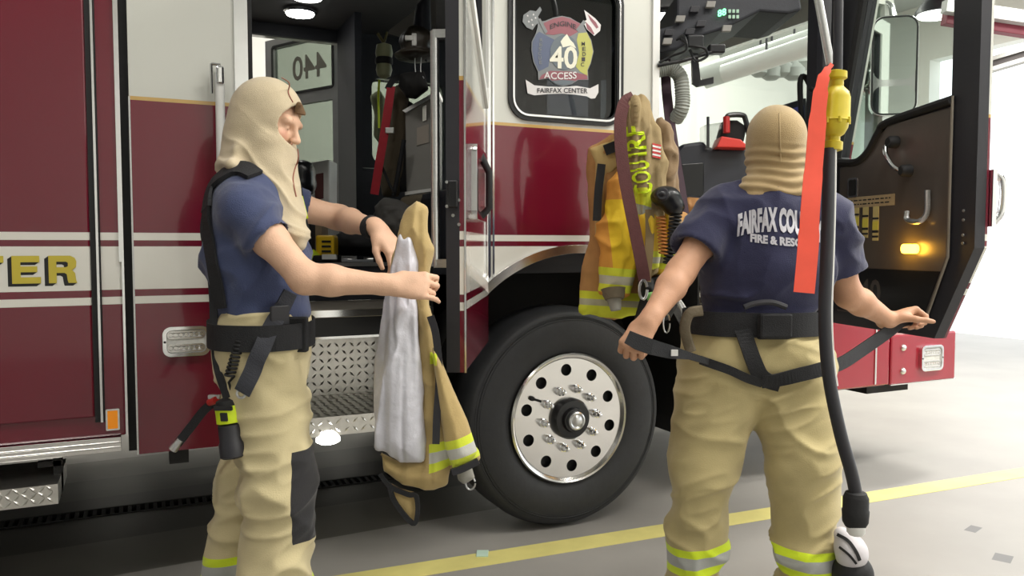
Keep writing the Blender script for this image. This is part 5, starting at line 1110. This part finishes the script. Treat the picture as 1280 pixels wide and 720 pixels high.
# rescue light clipped to the harness, with coiled cord
rl = thing('hand_light', 'black cylindrical light with yellow green top hanging at the left man\'s hip', 'light', at(288, 575, 2.30))
b0 = at(283, 497, 2.31); b1 = at(292, 572, 2.31); axl = b1 - b0; ll = np.linalg.norm(axl); axl /= ll
MB().lathe(b0 + axl * ll * .42, axl, [(0, .026), (.005, .033), (ll * .30, .033), (ll * .34, .037), (ll * .55, .037), (ll * .58, .030), (ll * .585, .001)], 24).build('barrel', m_seal, rl, True)
MB().lathe(b0, axl, [(0, .012), (.008, .030), (ll * .12, .034), (ll * .13, .034)], 24).build('cap', m_black, rl, True)
MB().lathe(b0 + axl * ll * .13, axl, [(0, .033), (.0, .035), (ll * .28, .035), (ll * .29, .030)], 24).build('collar', m_hivis, rl, True)
MB().obox(b0 + axl * ll * .28 - YAW_F * .034, YAW_R, axl, YAW_F, .010, .012, .006).obox(b0 + axl * ll * .14 - YAW_F * .034, YAW_R, axl, YAW_F, .026, .006, .006).build('clip', m_black, rl, bevel=.002)
cc = []
P0_, P1_ = at(301, 423, 2.28), at(287, 470, 2.28)
for k in range(121): t = k / 120; cc.append(P0_ + (P1_ - P0_) * t + YAW_R * .013 * math.cos(t * 2 * math.pi * 10) + YAW_F * .013 * math.sin(t * 2 * math.pi * 10))
tag(MB().tube(cc + [at(286, 478, 2.29), at(289, 488, 2.30), at(284, 497, 2.31)], .0038, 8).build('coiled_cord', m_black, smooth=True), 'black coiled cord above the hand light at the left man\'s hip', 'cord')
ls = thing('loose_strap', 'loose black strap with metal end swinging behind the left man', 'strap', at(243, 535, 2.4))
MB().strap([at(x, y, 2.40) for x, y in dpx([(272, 500), (256, 512), (240, 532), (222, 555)])], .026, .005, -YAW_F).build('webbing', m_web, ls)
MB().tube([at(262, 503, 2.38), at(270, 500, 2.36)], .011, 10).build('red_clip', m_dred, ls); MB().obox(at(268, 496, 2.37), YAW_R, ZZ, YAW_F, .018, .006, .006).build('slider', m_steel, ls, bevel=.002)
MB().tube([at(226, 549, 2.40), at(216, 562, 2.40)], [.011, .014], 10).build('metal_tip', m_steel, ls, True)

# ================= the man at right: seen from behind
hipC2 = A(944, 432, 2.70); chest2 = A(960, 300, 2.66); neck2 = A(966, 240, 2.64); hd2 = A(969, 184, 2.66); hf2 = nrm([.10, .985, -.05]); hup2 = nrm([.02, .12, .99])
bfw = nrm([.06, 1, 0]); brt = nrm([1, -.06, 0])
sh_l = A(900, 268, 2.66); el_l = A(851, 340, 2.56); wr_l = A(810, 403, 2.42)
sh_r = A(1034, 270, 2.64); el_r = A(1060, 368, 2.74); wr_r = A(1112, 400, 2.86)
hip_l = hipC2 - brt * .10; hip_r = hipC2 + brt * .10
kn_l = A(879, 590, 2.64); an_l = A(858, 780, 2.68); kn_r = A(1002, 590, 2.62); an_r = A(1012, 780, 2.64); an_l[2] = .10; an_r[2] = .10
def bodyR(F_):
    F_.cap(hipC2 + [0, 0, .02], chest2 - [0, 0, .10], .125, .125, k=.06, u=brt, sc=1.25)
    F_.cap(chest2 - [0, 0, .05], chest2 + [0, 0, .07], .120, .105, k=.06, u=brt, sc=1.45)
    F_.cap(sh_l * .85 + sh_r * .15, sh_l * .15 + sh_r * .85, .06, k=.06)
    F_.cap(neck2 - [0, 0, .04], hd2 - hup2 * .05 - hf2 * .01, .066, .060, k=.04); head(F_, hd2, hf2, hup2)
    for s_, e_, w_ in ((sh_l, el_l, wr_l), (sh_r, el_r, wr_r)):
        F_.cap(s_, s_ + (e_ - s_) * .45, .060, .052, k=.05); F_.cap(s_ + (e_ - s_) * .4, e_, .052, .044, k=.02)
        F_.cap(e_, e_ + (w_ - e_) * .3, .045, .046, k=.025); F_.cap(e_ + (w_ - e_) * .3, w_, .045, .028, k=.02)
    hand(F_, wr_l, nrm([-.22, -.10, -.30]), nrm([.35, .80, -.25]), [.1, -.3, 1.], thumb=(.6, .35, .75), curls=[(68, 82, 50)] * 4, sz=1.05)
    hand(F_, wr_r, nrm([.70, .2, .25]), nrm([.25, -.25, -.95]), [-.1, -.9, .3], thumb=(.5, .6, .5), curls=[(58, 75, 45), (62, 75, 45), (66, 75, 45), (70, 75, 45)], sz=1.05)
    for h_, k_, a_ in ((hip_r, kn_r, an_r), (hip_l, kn_l, an_l)):
        F_.cap(h_, k_, .088, .058, k=.06); F_.cap(k_, a_ * .65 + k_ * .35, .056, .052, k=.03); F_.cap(a_ * .65 + k_ * .35, a_, .052, .036, k=.02); F_.cap(a_ - [0, 0, .035], a_ + bfw * .15 - [0, 0, .055], .040, .034, k=.03)
feetR = tw((an_l + an_r) / 2); feetR[2] = 0
manR = thing('person', 'person seen from behind in tan hood and lettered navy T-shirt, pulling harness straps apart', 'person', feetR)
pts = np.array([hd2 + [.0, 0, .2], an_l, an_r, sh_l, wr_l, wr_r, el_l, el_r]); loR = pts.min(0) - [.16, .24, .14]; hiR = pts.max(0) + [.2, .24, .04]; loR[2] = -.01
bodyr = build_body(loR, hiR, 'body', manR, skin_mat('skin_tanned', []), bodyR)
def shirtR(F_):
    F_.cap(hipC2 + [0, 0, .06], chest2 - [0, 0, .09], .136, .142, k=.06, u=brt, sc=1.27)
    F_.cap(chest2 - [0, 0, .09], chest2 + [0, 0, .075], .140, .118, k=.07, u=brt, sc=1.45)
    F_.cap(sh_l * .9 + sh_r * .1, sh_l * .1 + sh_r * .9, .080, k=.06)
    F_.cap(neck2 - [0, 0, .06], neck2 - [0, 0, .03], .085, .065, k=.04)
    for sh, el, L__ in ((sh_l, el_l, .17), (sh_r, el_r, .21)):
        sleeve(F_, sh, el, L__, .082, .082, .06)
    F_.cut(hipC2 + [0, 0, .075], [0, 0, -1])
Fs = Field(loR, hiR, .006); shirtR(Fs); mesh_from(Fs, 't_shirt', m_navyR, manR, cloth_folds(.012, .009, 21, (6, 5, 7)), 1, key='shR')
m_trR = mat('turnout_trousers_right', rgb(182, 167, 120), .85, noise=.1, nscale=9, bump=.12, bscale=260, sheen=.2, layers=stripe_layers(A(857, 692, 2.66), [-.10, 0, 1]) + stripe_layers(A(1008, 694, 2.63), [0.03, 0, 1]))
def trouR(F_):
    F_.cap(hipC2 + [0, 0, .10], hipC2 - [0, 0, .04], .135, .150, k=.05, u=brt, sc=1.45)
    for h_, k_, a_ in ((hip_l, kn_l, an_l), (hip_r, kn_r, an_r)):
        F_.cap(h_ - [0, 0, .05], k_ + [0, 0, .02], .150, .108, k=.05); m2 = k_ * .45 + a_ * .55
        w_ = .90 if k_ is kn_l else 1.; F_.cap(k_, m2, .108 * w_, .098 * w_, k=.04); F_.cap(m2, a_ + [0, 0, .02], .096 * w_, .098 * w_, k=.03)
    F_.cut(hipC2 + [0, 0, .095], [0, 0, 1]); F_.cut([0, 0, .07], [0, 0, -1])
Ft = Field(loR, hiR, .0065); trouR(Ft); mesh_from(Ft, 'turnout_trousers', m_trR, manR, leg_folds(47), 1, key='trR')
for a_ in (an_l, an_r): boots(a_, bfw, manR)
def hoodR(F_):
    head(F_, hd2, hf2, hup2, grow=.018, face=False)
    F_.cap(hd2 - hup2 * .06 - hf2 * .02, neck2 + [0, -.01, .0], .084, .082, k=.04, u=brt, sc=1.05)
    F_.cap(neck2 + [-.05, -.015, -.005], neck2 + [.05, -.015, -.005], .058, k=.04)
    f2 = F_.clone(); head(f2, hd2, hf2, hup2, grow=.004, face=False); f2.cap(neck2, hd2 - hup2 * .05, .062, .060, k=.03); F_.d = np.maximum(F_.d, -f2.d)
    F_.ell(hd2 + hf2 * .09 + hup2 * .01, (.06, .068, .062), [hf2, brt, hup2], k=.006, op='s')
    F_.cap(neck2 + [-.068, -.025, -.002], neck2 + [.068, -.025, -.002], .048, k=.03); F_.cut(neck2 - [0, 0, .046], [0, 0, -1])
Fh = Field(A(905, 262, 2.66) - [0, .22, .02], A(1035, 120, 2.66) + [0, .22, .04], .0045); hoodR(Fh)
def hdispR(P, N_):
    z = (P[:, 2] - hd2[2]); low = np.clip(-(z - .01) / .05, 0, 1)
    return low * .0042 * np.sin(2 * math.pi * (P[:, 2] * 33 + vnoise(P * np.array([9, 9, 5]), 4) * 1.7 + P[:, 0] * 2)) * (.5 + vnoise(P * 14, 9)) + .004 * (ridge(P * 10, 7) - .5)
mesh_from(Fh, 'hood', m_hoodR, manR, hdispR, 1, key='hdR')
P, N_ = onbody([(974 + (y - 140) * .03, y) for y in range(142, 206, 4)], ['hdR'], .001, 2.6, 3); MB().tube(P, .0022, 6).build('hood_seam', m_hoodR, manR, True)
# lettering over the shoulder blades, laid on the cloth
lt = MB()
def shirt_text(s_, x0, x1, y0, y1, hgt, arcd, bold, shear=0., grow_mid=0.):
    V, F = text_mesh(s_, 1., bold); wd_ = V[:, 0].max() - V[:, 0].min(); ht = V[:, 1].max(); bm = bmesh.new(); vs_ = [bm.verts.new(p) for p in V]
    for f in F:
        try: bm.faces.new([vs_[i] for i in f])
        except ValueError: pass
    bmesh.ops.triangulate(bm, faces=bm.faces); bmesh.ops.subdivide_edges(bm, edges=[e for e in bm.edges if e.calc_length() > .12], cuts=2, use_grid_fill=False); bm.verts.ensure_lookup_table(); bm.verts.index_update()
    out = []
    for v in bm.verts:
        t = (v.co.x - V[:, 0].min()) / wd_; a_ = 1 - (2 * t - 1) ** 2; x_ = x0 + (x1 - x0) * t; y_ = y0 + (y1 - y0) * t - arcd * a_ - (hgt + grow_mid * a_) * v.co.y / ht
        p, n = hit(x_, y_, ['shR'], .004, 2.55); out.append(p)
    lt.add(out, [tuple(v.index for v in f.verts) for f in bm.faces]); bm.free()
shirt_text('FAIRFAX COUNTY', 922, 1028, 294, 303, 26, 10, .055, grow_mid=3)
shirt_text('FIRE & RESCUE', 938, 1016, 302, 309, 10, -1, .05)
lt.build('shirt_lettering', mat('shirt_print', rgb(196, 196, 204), .8, noise=.1, nscale=60), manR, fix=False)
kR = ['shR', 'trR']
bc2 = A(946, 401, 2.69)
belt('harness_belt', bc2, ['trR'], m_web, manR, wid=.078, label='wide black harness belt')
P, N_ = hit(962, 410, kR, .03); MB().obox(P, YAW_R, ZZ, N_, .052, .040, .014).build('belt_pouch', m_web, manR, bevel=.008)
P_ = [at(x, y, 2.46) for x, y in dpx([(930, 384), (945, 379), (965, 378), (983, 384)])]; MB().tube(P_, .009, 8).build('belt_loop', m_seal, manR, True)
def lift(pxs, keys, off, fb, D=None): return onbody(dpx(pxs), keys, off, fb, 3)
s_ = strap_on('leg_strap', [(924, 395), (931, 425), (940, 450), (952, 470), (975, 478)], kR, .050, m_web, manR, th=.006, off=.016, fb=2.55)
strap_on('leg_strap', [(952, 476), (930, 470), (905, 460), (880, 450)], kR, .028, m_web, manR, th=.005, off=.02, fb=2.52, label='strap running left across the seat of the trousers')
MB().strap([at(x, y, D) for x, y, D in ((885, 452, 2.50), (862, 445, 2.44), (838, 440, 2.39), (815, 434, 2.37), (798, 428, 2.37), (784, 421, 2.37))], [.02, .022, .04, .046, .046, .04], .006, -YAW_F + ZZ * .2).build('pull_strap', m_web, manR)
MB().obox(at(843, 441, 2.38), YAW_R, ZZ, YAW_F, .010, .009, .004).build('white_tag', m_white, manR)
strap_on('leg_strap', [(952, 474), (985, 470), (1005, 466), (1024, 462)], kR, .044, m_web, manR, th=.006, off=.018, fb=2.52)
MB().strap(bez([at(1020, 463, 2.56), at(1050, 455, 2.66), at(1080, 436, 2.76), at(1110, 415, 2.84), at(1126, 402, 2.88), at(1140, 398, 2.90)], 5), .044, .006, -YAW_F).build('pull_strap', m_web, manR)
MB().tube(bez([at(878, 388, 2.52), at(862, 392, 2.52), at(856, 410, 2.53), at(860, 428, 2.55), at(864, 440, 2.55)], 5), .0095, 8, flat=1.8).build('suspender_loop', m_olive, manR, True)
# ------------------------------------------------------------ the coat the left man holds
co = thing('turnout_coat', 'tan turnout coat held inside out, silver lining towards the camera', 'coat', at(525, 600, 2.45))
m_tanD = mat('coat_shell_tan', rgb(182, 158, 106), .85, noise=.14, nscale=10, bump=.15, bscale=220, sheen=.2,
             layers=[(at(577, 561, 2.44), [(nrm(ZZ * .93 + YAW_R * -.30), .042), (YAW_R, .1), (YAW_F, .3)], rgb(214, 226, 60)), (at(577, 561, 2.44), [(nrm(ZZ * .93 + YAW_R * -.30), .016), (YAW_R, .1), (YAW_F, .3)], rgb(196, 196, 190)), (at(543, 447, 2.44), [(nrm(ZZ), .018), (YAW_R, .012), (YAW_F, .3)], rgb(208, 220, 50))])
puff('lining', [(500, 290), (515, 300), (524, 330), (520, 370), (523, 420), (526, 500), (528, 578), (500, 580), (472, 562), (466, 540), (464, 500), (466, 450), (474, 400), (482, 360), (490, 330)], 2.43, m_silver, co, bulge=.03, amp=.024, freq=(20, 2.2), seed=3, h=.0055, label='silver quilted inner lining', disp=cloth_folds(.010, .005, 61, (18, 8, 4)))
puff('shell', [(512, 262), (522, 252), (534, 260), (535, 290), (543, 312), (536, 336), (534, 380), (545, 420), (552, 450), (558, 500), (574, 530), (596, 565), (598, 575), (566, 590), (560, 578), (558, 608), (530, 614), (508, 608), (478, 590), (474, 566), (500, 582), (528, 578), (527, 500), (524, 420), (520, 370), (524, 330), (516, 300), (503, 335), (496, 350), (490, 370), (484, 372), (492, 320), (504, 282)], 2.46, m_tanD, co, bulge=.035, amp=.018, freq=(16, 3), seed=5, h=.0055, label='tan outer shell with yellow and silver trim', disp=cloth_folds(.007, .004, 71, (10, 8, 5)))
puff('sleeve', [(540, 430), (552, 450), (566, 485), (584, 525), (597, 566), (590, 578), (566, 588), (556, 560), (550, 520), (544, 470)], 2.42, m_tanD, co, bulge=.035, amp=.008, freq=(10, 5), seed=8, h=.0055)
MB().strap([at(x, y, 2.40) for x, y in dpx([(565, 590), (578, 586), (598, 576)])], .02, .012, -YAW_F).build('cuff_band', m_seal, co)
puff('wristlet', [(570, 586), (588, 578), (594, 598), (580, 606), (572, 600)], 2.43, mat('wristlet_knit', rgb(150, 148, 140), .9, noise=.1), co, bulge=.02, amp=.004, h=.005)
MB().strap([at(x, y, 2.405) for x, y in dpx([(538, 395), (545, 420), (549, 470), (546, 520), (545, 555)])], .022, .006, -YAW_F).build('zip_flap', m_seal, co)
MB().strap([at(x, y, 2.46) for x, y in dpx([(475, 592), (488, 608), (510, 618), (520, 620), (522, 640), (516, 654), (494, 628), (486, 605)])], .014, .01, -YAW_F).build('tail_strap', m_web, co)
puff('coat_tail', [(484, 600), (500, 610), (522, 616), (522, 645), (515, 655), (496, 632)], 2.48, m_tanD, co, bulge=.012, amp=.004, h=.005)
MB().tube([at(588 + 6 * math.cos(t / 2), 604 + 8 * math.sin(t / 2), 2.43) for t in range(13)], .003, 6).build('glove_ring', m_steel, co, True)

# ------------------------------------------------------------ the coat hung on the cab beside the front door
hc = thing('turnout_coat', 'yellow and tan turnout coat with lettering hanging on the truck above the front wheel', 'coat', at(790, 395, 3.45))
YEL = rgb(226, 190, 50); HV = rgb(216, 222, 60)
def band(px_, py_, D, hw, wx, col, sl=0.): return (at(px_, py_, D), [(nrm(ZZ + YAW_R * sl), hw), (YAW_R, wx), (YAW_F, .4)], col)
m_coat2 = mat('hung_coat_tan', rgb(140, 116, 86), .85, noise=.2, nscale=7, bump=.15, bscale=200, sheen=.2, layers=[(at(812, 305, 3.4), [(YAW_R, .075), (ZZ, .13), (YAW_F, .4)], YEL), band(812, 325, 3.4, .038, .12, HV), band(812, 325, 3.4, .013, .12, rgb(180, 178, 160))])
m_slv = mat('hung_coat_sleeve', rgb(214, 150, 62), .8, noise=.12, nscale=8, bump=.15, bscale=200, layers=[
    (at(776, 300, 3.4), [(nrm(YAW_R + ZZ * .12), .052), (ZZ, .17), (YAW_F, .4)], rgb(232, 196, 40)), band(767, 350, 3.4, .052, .13, HV, .08), band(767, 350, 3.4, .018, .13, rgb(186, 182, 160), .08)])
m_hem = mat('hung_coat_hem', rgb(184, 138, 84), .85, noise=.15, nscale=9, bump=.15, bscale=200, layers=[band(760, 383, 3.42, .058, .2, HV, .05), band(760, 380, 3.42, .014, .2, rgb(180, 178, 150), .05)])
m_chestp = mat('hung_coat_chest', rgb(156, 136, 98), .85, noise=.15, nscale=9, bump=.15, bscale=200, layers=[band(800, 262, 3.36, .09, .045, HV), band(800, 262, 3.36, .02, .045, rgb(170, 172, 160), .3)])
puff('back_panel', [(736, 186), (770, 172), (790, 150), (812, 160), (826, 200), (835, 260), (858, 270), (854, 310), (840, 380), (800, 392), (760, 398), (728, 390), (732, 340), (742, 270)], 3.50, m_hem, hc, bulge=.035, amp=.035, freq=(12, 3), seed=4, h=.008, disp=cloth_folds(.016, .010, 91, (10, 10, 5)))
puff('collar', [(736, 186), (758, 178), (776, 168), (782, 190), (772, 210), (760, 220), (758, 250), (752, 290), (744, 296), (743, 250), (744, 204)], 3.45, mat('collar_tan', rgb(196, 170, 112), .85, noise=.1), hc, bulge=.015, amp=.008, h=.006)
b = MB()
for q, wv in (([(756, 188), (774, 181)], .045), ([(752, 205), (748, 240), (746, 276)], .035)): b.strap([at(x, y, 3.41) for x, y in dpx(q, 4)], wv, .006, -YAW_F)
b.build('hook_and_loop_strip', m_black, hc)
puff('sleeve', [(772, 215), (784, 240), (793, 280), (795, 320), (788, 355), (784, 368), (752, 366), (748, 330), (750, 290), (756, 250)], 3.41, m_slv, hc, bulge=.055, amp=.012, freq=(14, 5), seed=6, h=.007, disp=cloth_folds(.020, .010, 81, (12, 12, 8)))
MB().tube([at(767, 362, 3.41), at(768, 374, 3.40)], [.058, .040], 18).build('cuff', m_olive, hc, True)
MB().tube([at(767, 370, 3.41), at(770, 388, 3.40)], [.034, .022], 14).build('wristlet', mat('wristlet_knit', rgb(150, 148, 140), .9), hc, True)
puff('hood_drape', [(776, 128), (790, 121), (803, 124), (812, 140), (824, 170), (832, 210), (834, 250), (826, 300), (822, 340), (812, 350), (802, 340), (796, 300), (790, 260), (784, 210), (779, 160)], 3.38, m_chestp, hc, bulge=.05, amp=.03, freq=(26, 3), seed=9, h=.006, key='hc', disp=cloth_folds(.014, .008, 95, (22, 10, 4)))
puff('left_sleeve', [(798, 270), (812, 262), (826, 275), (828, 300), (824, 335), (806, 340), (800, 310)], 3.36, m_coat2, hc, bulge=.04, amp=.012, freq=(20, 4), seed=14, h=.006)
puff('right_sleeve', [(822, 150), (836, 158), (846, 190), (850, 230), (852, 280), (846, 330), (834, 350), (822, 340), (824, 290), (830, 230), (826, 190)], 3.42, m_coat2, hc, bulge=.045, amp=.03, freq=(20, 4), seed=12, h=.007, disp=cloth_folds(.016, .010, 97, (16, 10, 6)))
ct = MB()
def vtext(s_, x0, y0, x1, y1, size_px, bold):
    V, F = text_mesh(s_, 1., bold); wd_ = V[:, 0].max() - V[:, 0].min(); ht = V[:, 1].max(); d_ = nrm([x1 - x0, y1 - y0]); n_ = np.array([d_[1], -d_[0]]); L_ = math.hypot(x1 - x0, y1 - y0); o = []
    bm = bmesh.new(); vs_ = [bm.verts.new(p) for p in V]
    for f in F:
        try: bm.faces.new([vs_[i] for i in f])
        except ValueError: pass
    bmesh.ops.triangulate(bm, faces=bm.faces); bmesh.ops.subdivide_edges(bm, edges=[e for e in bm.edges if e.calc_length() > .1], cuts=2); bm.verts.index_update()
    for v in bm.verts:
        t = (v.co.x - V[:, 0].min()) / wd_ * L_; x_ = x0 + d_[0] * t + n_[0] * size_px * v.co.y / ht; y_ = y0 + d_[1] * t + n_[1] * size_px * v.co.y / ht; o.append(hit(x_, y_, ['hc'], .007, 3.3)[0])
    ct.add(o, [tuple(v.index for v in f.verts) for f in bm.faces]); bm.free()
vtext('IRF', 808, 194, 803, 156, 22, .02); vtext('COU', 815, 240, 809, 200, 22, .02)
ct.build('coat_lettering', m_hivis, hc, fix=False, label='yellow lettering running down the coat')
fg = MB(); fw_ = MB()
for q in range(7):
    P, N_ = onbody([(814 + x_, 180 + q * 2.6 + x_ * .25) for x_ in (0, 4, 8, 12)], ['hc'], .006, 3.33, 1); (fg if q % 2 == 0 else fw_).strap(P, .0075, .002, N_)
f_ = fw_.build('flag_patch', m_white, hc, fix=False, label='small striped flag patch'); fg.build('red_stripes', m_dred, f_, fix=False)
ms = thing('shoulder_strap', 'brown maroon webbing strap looped over the hung coat', 'strap', at(795, 340, 3.3))
P = [at(x, y, D) for x, y, D in ((792, 121, 3.33), (780, 130, 3.30), (775, 160, 3.28), (779, 210, 3.27), (786, 250, 3.27), (794, 290, 3.27), (802, 330, 3.28), (806, 352, 3.30))]
MB().strap(bez(P, 5), .050, .006, -YAW_F).build('webbing', m_maroonweb, ms); 
P = [at(x, y, D) for x, y, D in ((808, 352, 3.30), (812, 300, 3.31), (812, 262, 3.32))]; MB().strap(bez(P, 5), .036, .006, -YAW_F).build('webbing', mat('tan_webbing', rgb(132, 112, 78), .8, noise=.1), ms)
MB().tube([at(804 + 5 * math.cos(t / 2), 362 + 12 * math.sin(t / 2), 3.29) for t in range(13)], .006, 8).build('snap_hook', m_steel, ms, True)
tag(MB().strap(bez([at(x, y, D) for x, y, D in ((834, 40, 4.25), (832, 92, 4.15), (836, 140, 4.05), (843, 190, 3.95), (851, 240, 3.85), (855, 270, 3.8))], 5), .05, .006, -YAW_F).build('seat_belt', mat('belt_plum', rgb(66, 44, 56), .7, noise=.1)), 'dark plum seat belt hanging inside the front door opening', 'strap')
mk = thing('face_mask', 'black breathing mask hanging from the coat at the doorway', 'mask', at(833, 255, 3.3))
F_ = Field(A(812, 275, 3.3) - [.05, .12, .03], A(858, 232, 3.3) + [.05, .12, .03], .005); F_.ell(A(832, 246, 3.3), (.062, .06, .045), k=.02); F_.ell(A(842, 258, 3.3), (.045, .05, .04), k=.02); F_.ell(A(826, 243, 3.24), (.03, .03, .022), k=.01)
mesh_from(F_, 'facepiece', m_blackg, mk)
MB().lathe(at(826, 243, 3.25), -YAW_F, [(0, .028), (.02, .03), (.035, .022), (.036, .001)], 18).build('regulator_port', m_seal, mk, True)
def coil(p0, p1, r, n, rr, m_, lab):
    o = [p0 + (p1 - p0) * (k / (n * 10)) + YAW_R * r * math.cos(2 * math.pi * k / 10) + YAW_F * r * math.sin(2 * math.pi * k / 10) for k in range(n * 10 + 1)]
    return tag(MB().tube(o, rr, 6).build('coiled_cord', m_, smooth=True), lab, 'cord')
coil(at(846, 262, 3.3), at(836, 330, 3.3), .022, 15, .005, m_black, 'black coiled cord hanging right of the hung coat')
coil(at(826, 270, 3.3), at(830, 318, 3.3), .018, 11, .004, mat('cord_orange', rgb(176, 112, 50), .6), 'thin brown coiled cord in front of the hung coat sleeve')
hn = thing('harness_bundle', 'dark harness bundle with green tag below the hung coat', 'harness', at(812, 400, 3.35))
puff('webbing_bundle', [(796, 350), (822, 345), (840, 352), (848, 380), (838, 400), (810, 405), (792, 398), (800, 375)], 3.40, m_under, hn, bulge=.05, amp=.03, freq=(18, 14), h=.007)
puff('green_tag', [(808, 366), (817, 364), (818, 375), (809, 377)], 3.33, mat('tag_green', rgb(120, 176, 96), .5), hn, bulge=.01, amp=.002, h=.005)
MB().tube(bez([at(848, 378, 3.3), at(858, 395, 3.3), at(868, 408, 3.3)], 4), .012, 8).build('metal_rod', m_steel, hn, True)
MB().tube([at(833 + 4 * math.cos(t / 2), 404 + 12 * math.sin(t / 2), 3.32) for t in range(13)], .0035, 6).build('carabiner', m_steel, hn, True)

# ------------------------------------------------------------ power drop: cable, yellow ball, plug, ribbon
pd = thing('power_drop_cable', 'black overhead power cable with yellow fitting and heavy black plug', 'cable', at(1070, 660, 2.2))
cpts = bez([at(1049, -60, 2.25) + ZZ * 2.9, at(1049, -60, 2.25) + ZZ * 1., at(1049, -60, 2.25), at(1048, 0, 2.25), at(1047, 90, 2.25)], 4)
MB().tube(cpts, .0135, 12).build('upper_cable', m_seal, pd, True)
cl = bez([at(1036, 186, 2.25), at(1035, 260, 2.24), at(1033, 330, 2.23), at(1031, 400, 2.22), at(1036, 470, 2.21), at(1050, 540, 2.2), at(1064, 590, 2.2), at(1070, 618, 2.2)], 6)
MB().tube(cl, .0175, 14).build('lower_cable', m_seal, pd, True)
MB().tube([p + YAW_R * .0155 - YAW_F * .0085 for p in cl[:26]], .0035, 6).build('cable_tracer', m_white, pd, True)
yb = at(1046, 88, 2.25); sc_ = 2.25 / 1000
MB().lathe(yb, -ZZ + YAW_R * -.04, [(0, .016), (.004, .028), (.022, .029), (.028, .020), (.045, .021), (.060, .036), (.075, .041), (.135, .043), (.140, .045), (.142, .041), (.160, .039), (.178, .030), (.185, .020), (.196, .020), (.200, .028), (.222, .028), (.226, .018)], 32).build('yellow_fitting', m_yellow, pd, True)
for q in range(8):
    t = q * math.pi / 4; P = yb - ZZ * .140 + YAW_R * (-.006 + .043 * math.cos(t)) + YAW_F * .043 * math.sin(t); MB().lathe(P, -ZZ, [(-.006, .005), (.01, .005)], 8).build('fitting_screw', m_yellow, pd, True)
MB().lathe(at(1070, 614, 2.2), -ZZ, [(0, .020), (.004, .028), (.012, .031), (.018, .034), (.05, .034), (.054, .036), (.085, .034), (.098, .027), (.102, .001)], 28).build('plug_body', m_black, pd, True)
MB().lathe(at(1070, 656, 2.2), -ZZ, [(0, .025), (.02, .024), (.028, .018)], 24).build('plug_collar', m_white, pd, True)
rb = tag(MB().strap(bez([at(1040, 80, 2.22), at(1030, 96, 2.21), at(1024, 130, 2.21), at(1018, 200, 2.21), at(1013, 260, 2.20), at(1010, 310, 2.20), at(1005, 366, 2.20)], 6), [.012] * 3 + [.022] * 3 + [.034] * 4 + [.042] * 4 + [.049] * 6 + [.053] * 8 + [.058] * 9, .0025, -YAW_F).build('warning_ribbon', m_orange), 'bright orange ribbon hanging from the overhead power cable', 'ribbon')
# dark bag with white folded cloth by the right man's leg
bg = thing('gear_boot', 'black rounded gear with white banded top standing right of the right man\'s leg', 'gear', at(1065, 840, 2.55))
F_ = Field([A(1040, 700, 2.55)[0] - .05, A(1040, 700, 2.55)[1] - .2, 0], [A(1088, 700, 2.55)[0] + .05, A(1088, 700, 2.55)[1] + .25, .5], .007)
c0 = A(1066, 716, 2.52); b0_ = c0.copy(); b0_[2] = .06
F_.cap(b0_, c0, .075, .062, k=.02); F_.cap(b0_, b0_ + np.array([.02, .13, -.01]), .06, .05, k=.03); F_.cut([0, 0, .004], [0, 0, -1]); mesh_from(F_, 'boot_body', m_black, bg)
F_ = Field(A(1030, 720, 2.6) - [.02, .15, .04], A(1090, 655, 2.6) + [.02, .2, .02], .005); F_.cap(A(1052, 668, 2.52), A(1064, 684, 2.51), .024, .040, k=.02); F_.cap(A(1061, 686, 2.52), A(1064, 692, 2.51), .045, .050, k=.02); mesh_from(F_, 'white_cuff', mat('cuff_white', rgb(206, 202, 206), .7, noise=.1), bg, key='cuf')
P, N_ = onbody(dpx([(1047, 668), (1060, 676), (1070, 690), (1074, 700)]), ['cuf'], .003, 2.55, 2); q_ = MB().strap(P, .010, .004, N_)
P, N_ = onbody(dpx([(1050, 684), (1062, 694), (1070, 704)]), ['cuf'], .003, 2.55, 2); q_.strap(P, .007, .004, N_); q_.build('cuff_piping', m_black, bg, fix=False)
tp = onplane(603, 693, (0, 0, 0), np.array([0, 0, 1.])); tag(MB().obox(tp + ZZ * .004, YAW_R, YAW_F, ZZ, .026, .035, .003).build('tape_scrap', mat('tape_pale_green', rgb(190, 216, 200), .4, noise=.1), bevel=.002), 'small pale green tape square on the yellow floor line', 'tape')
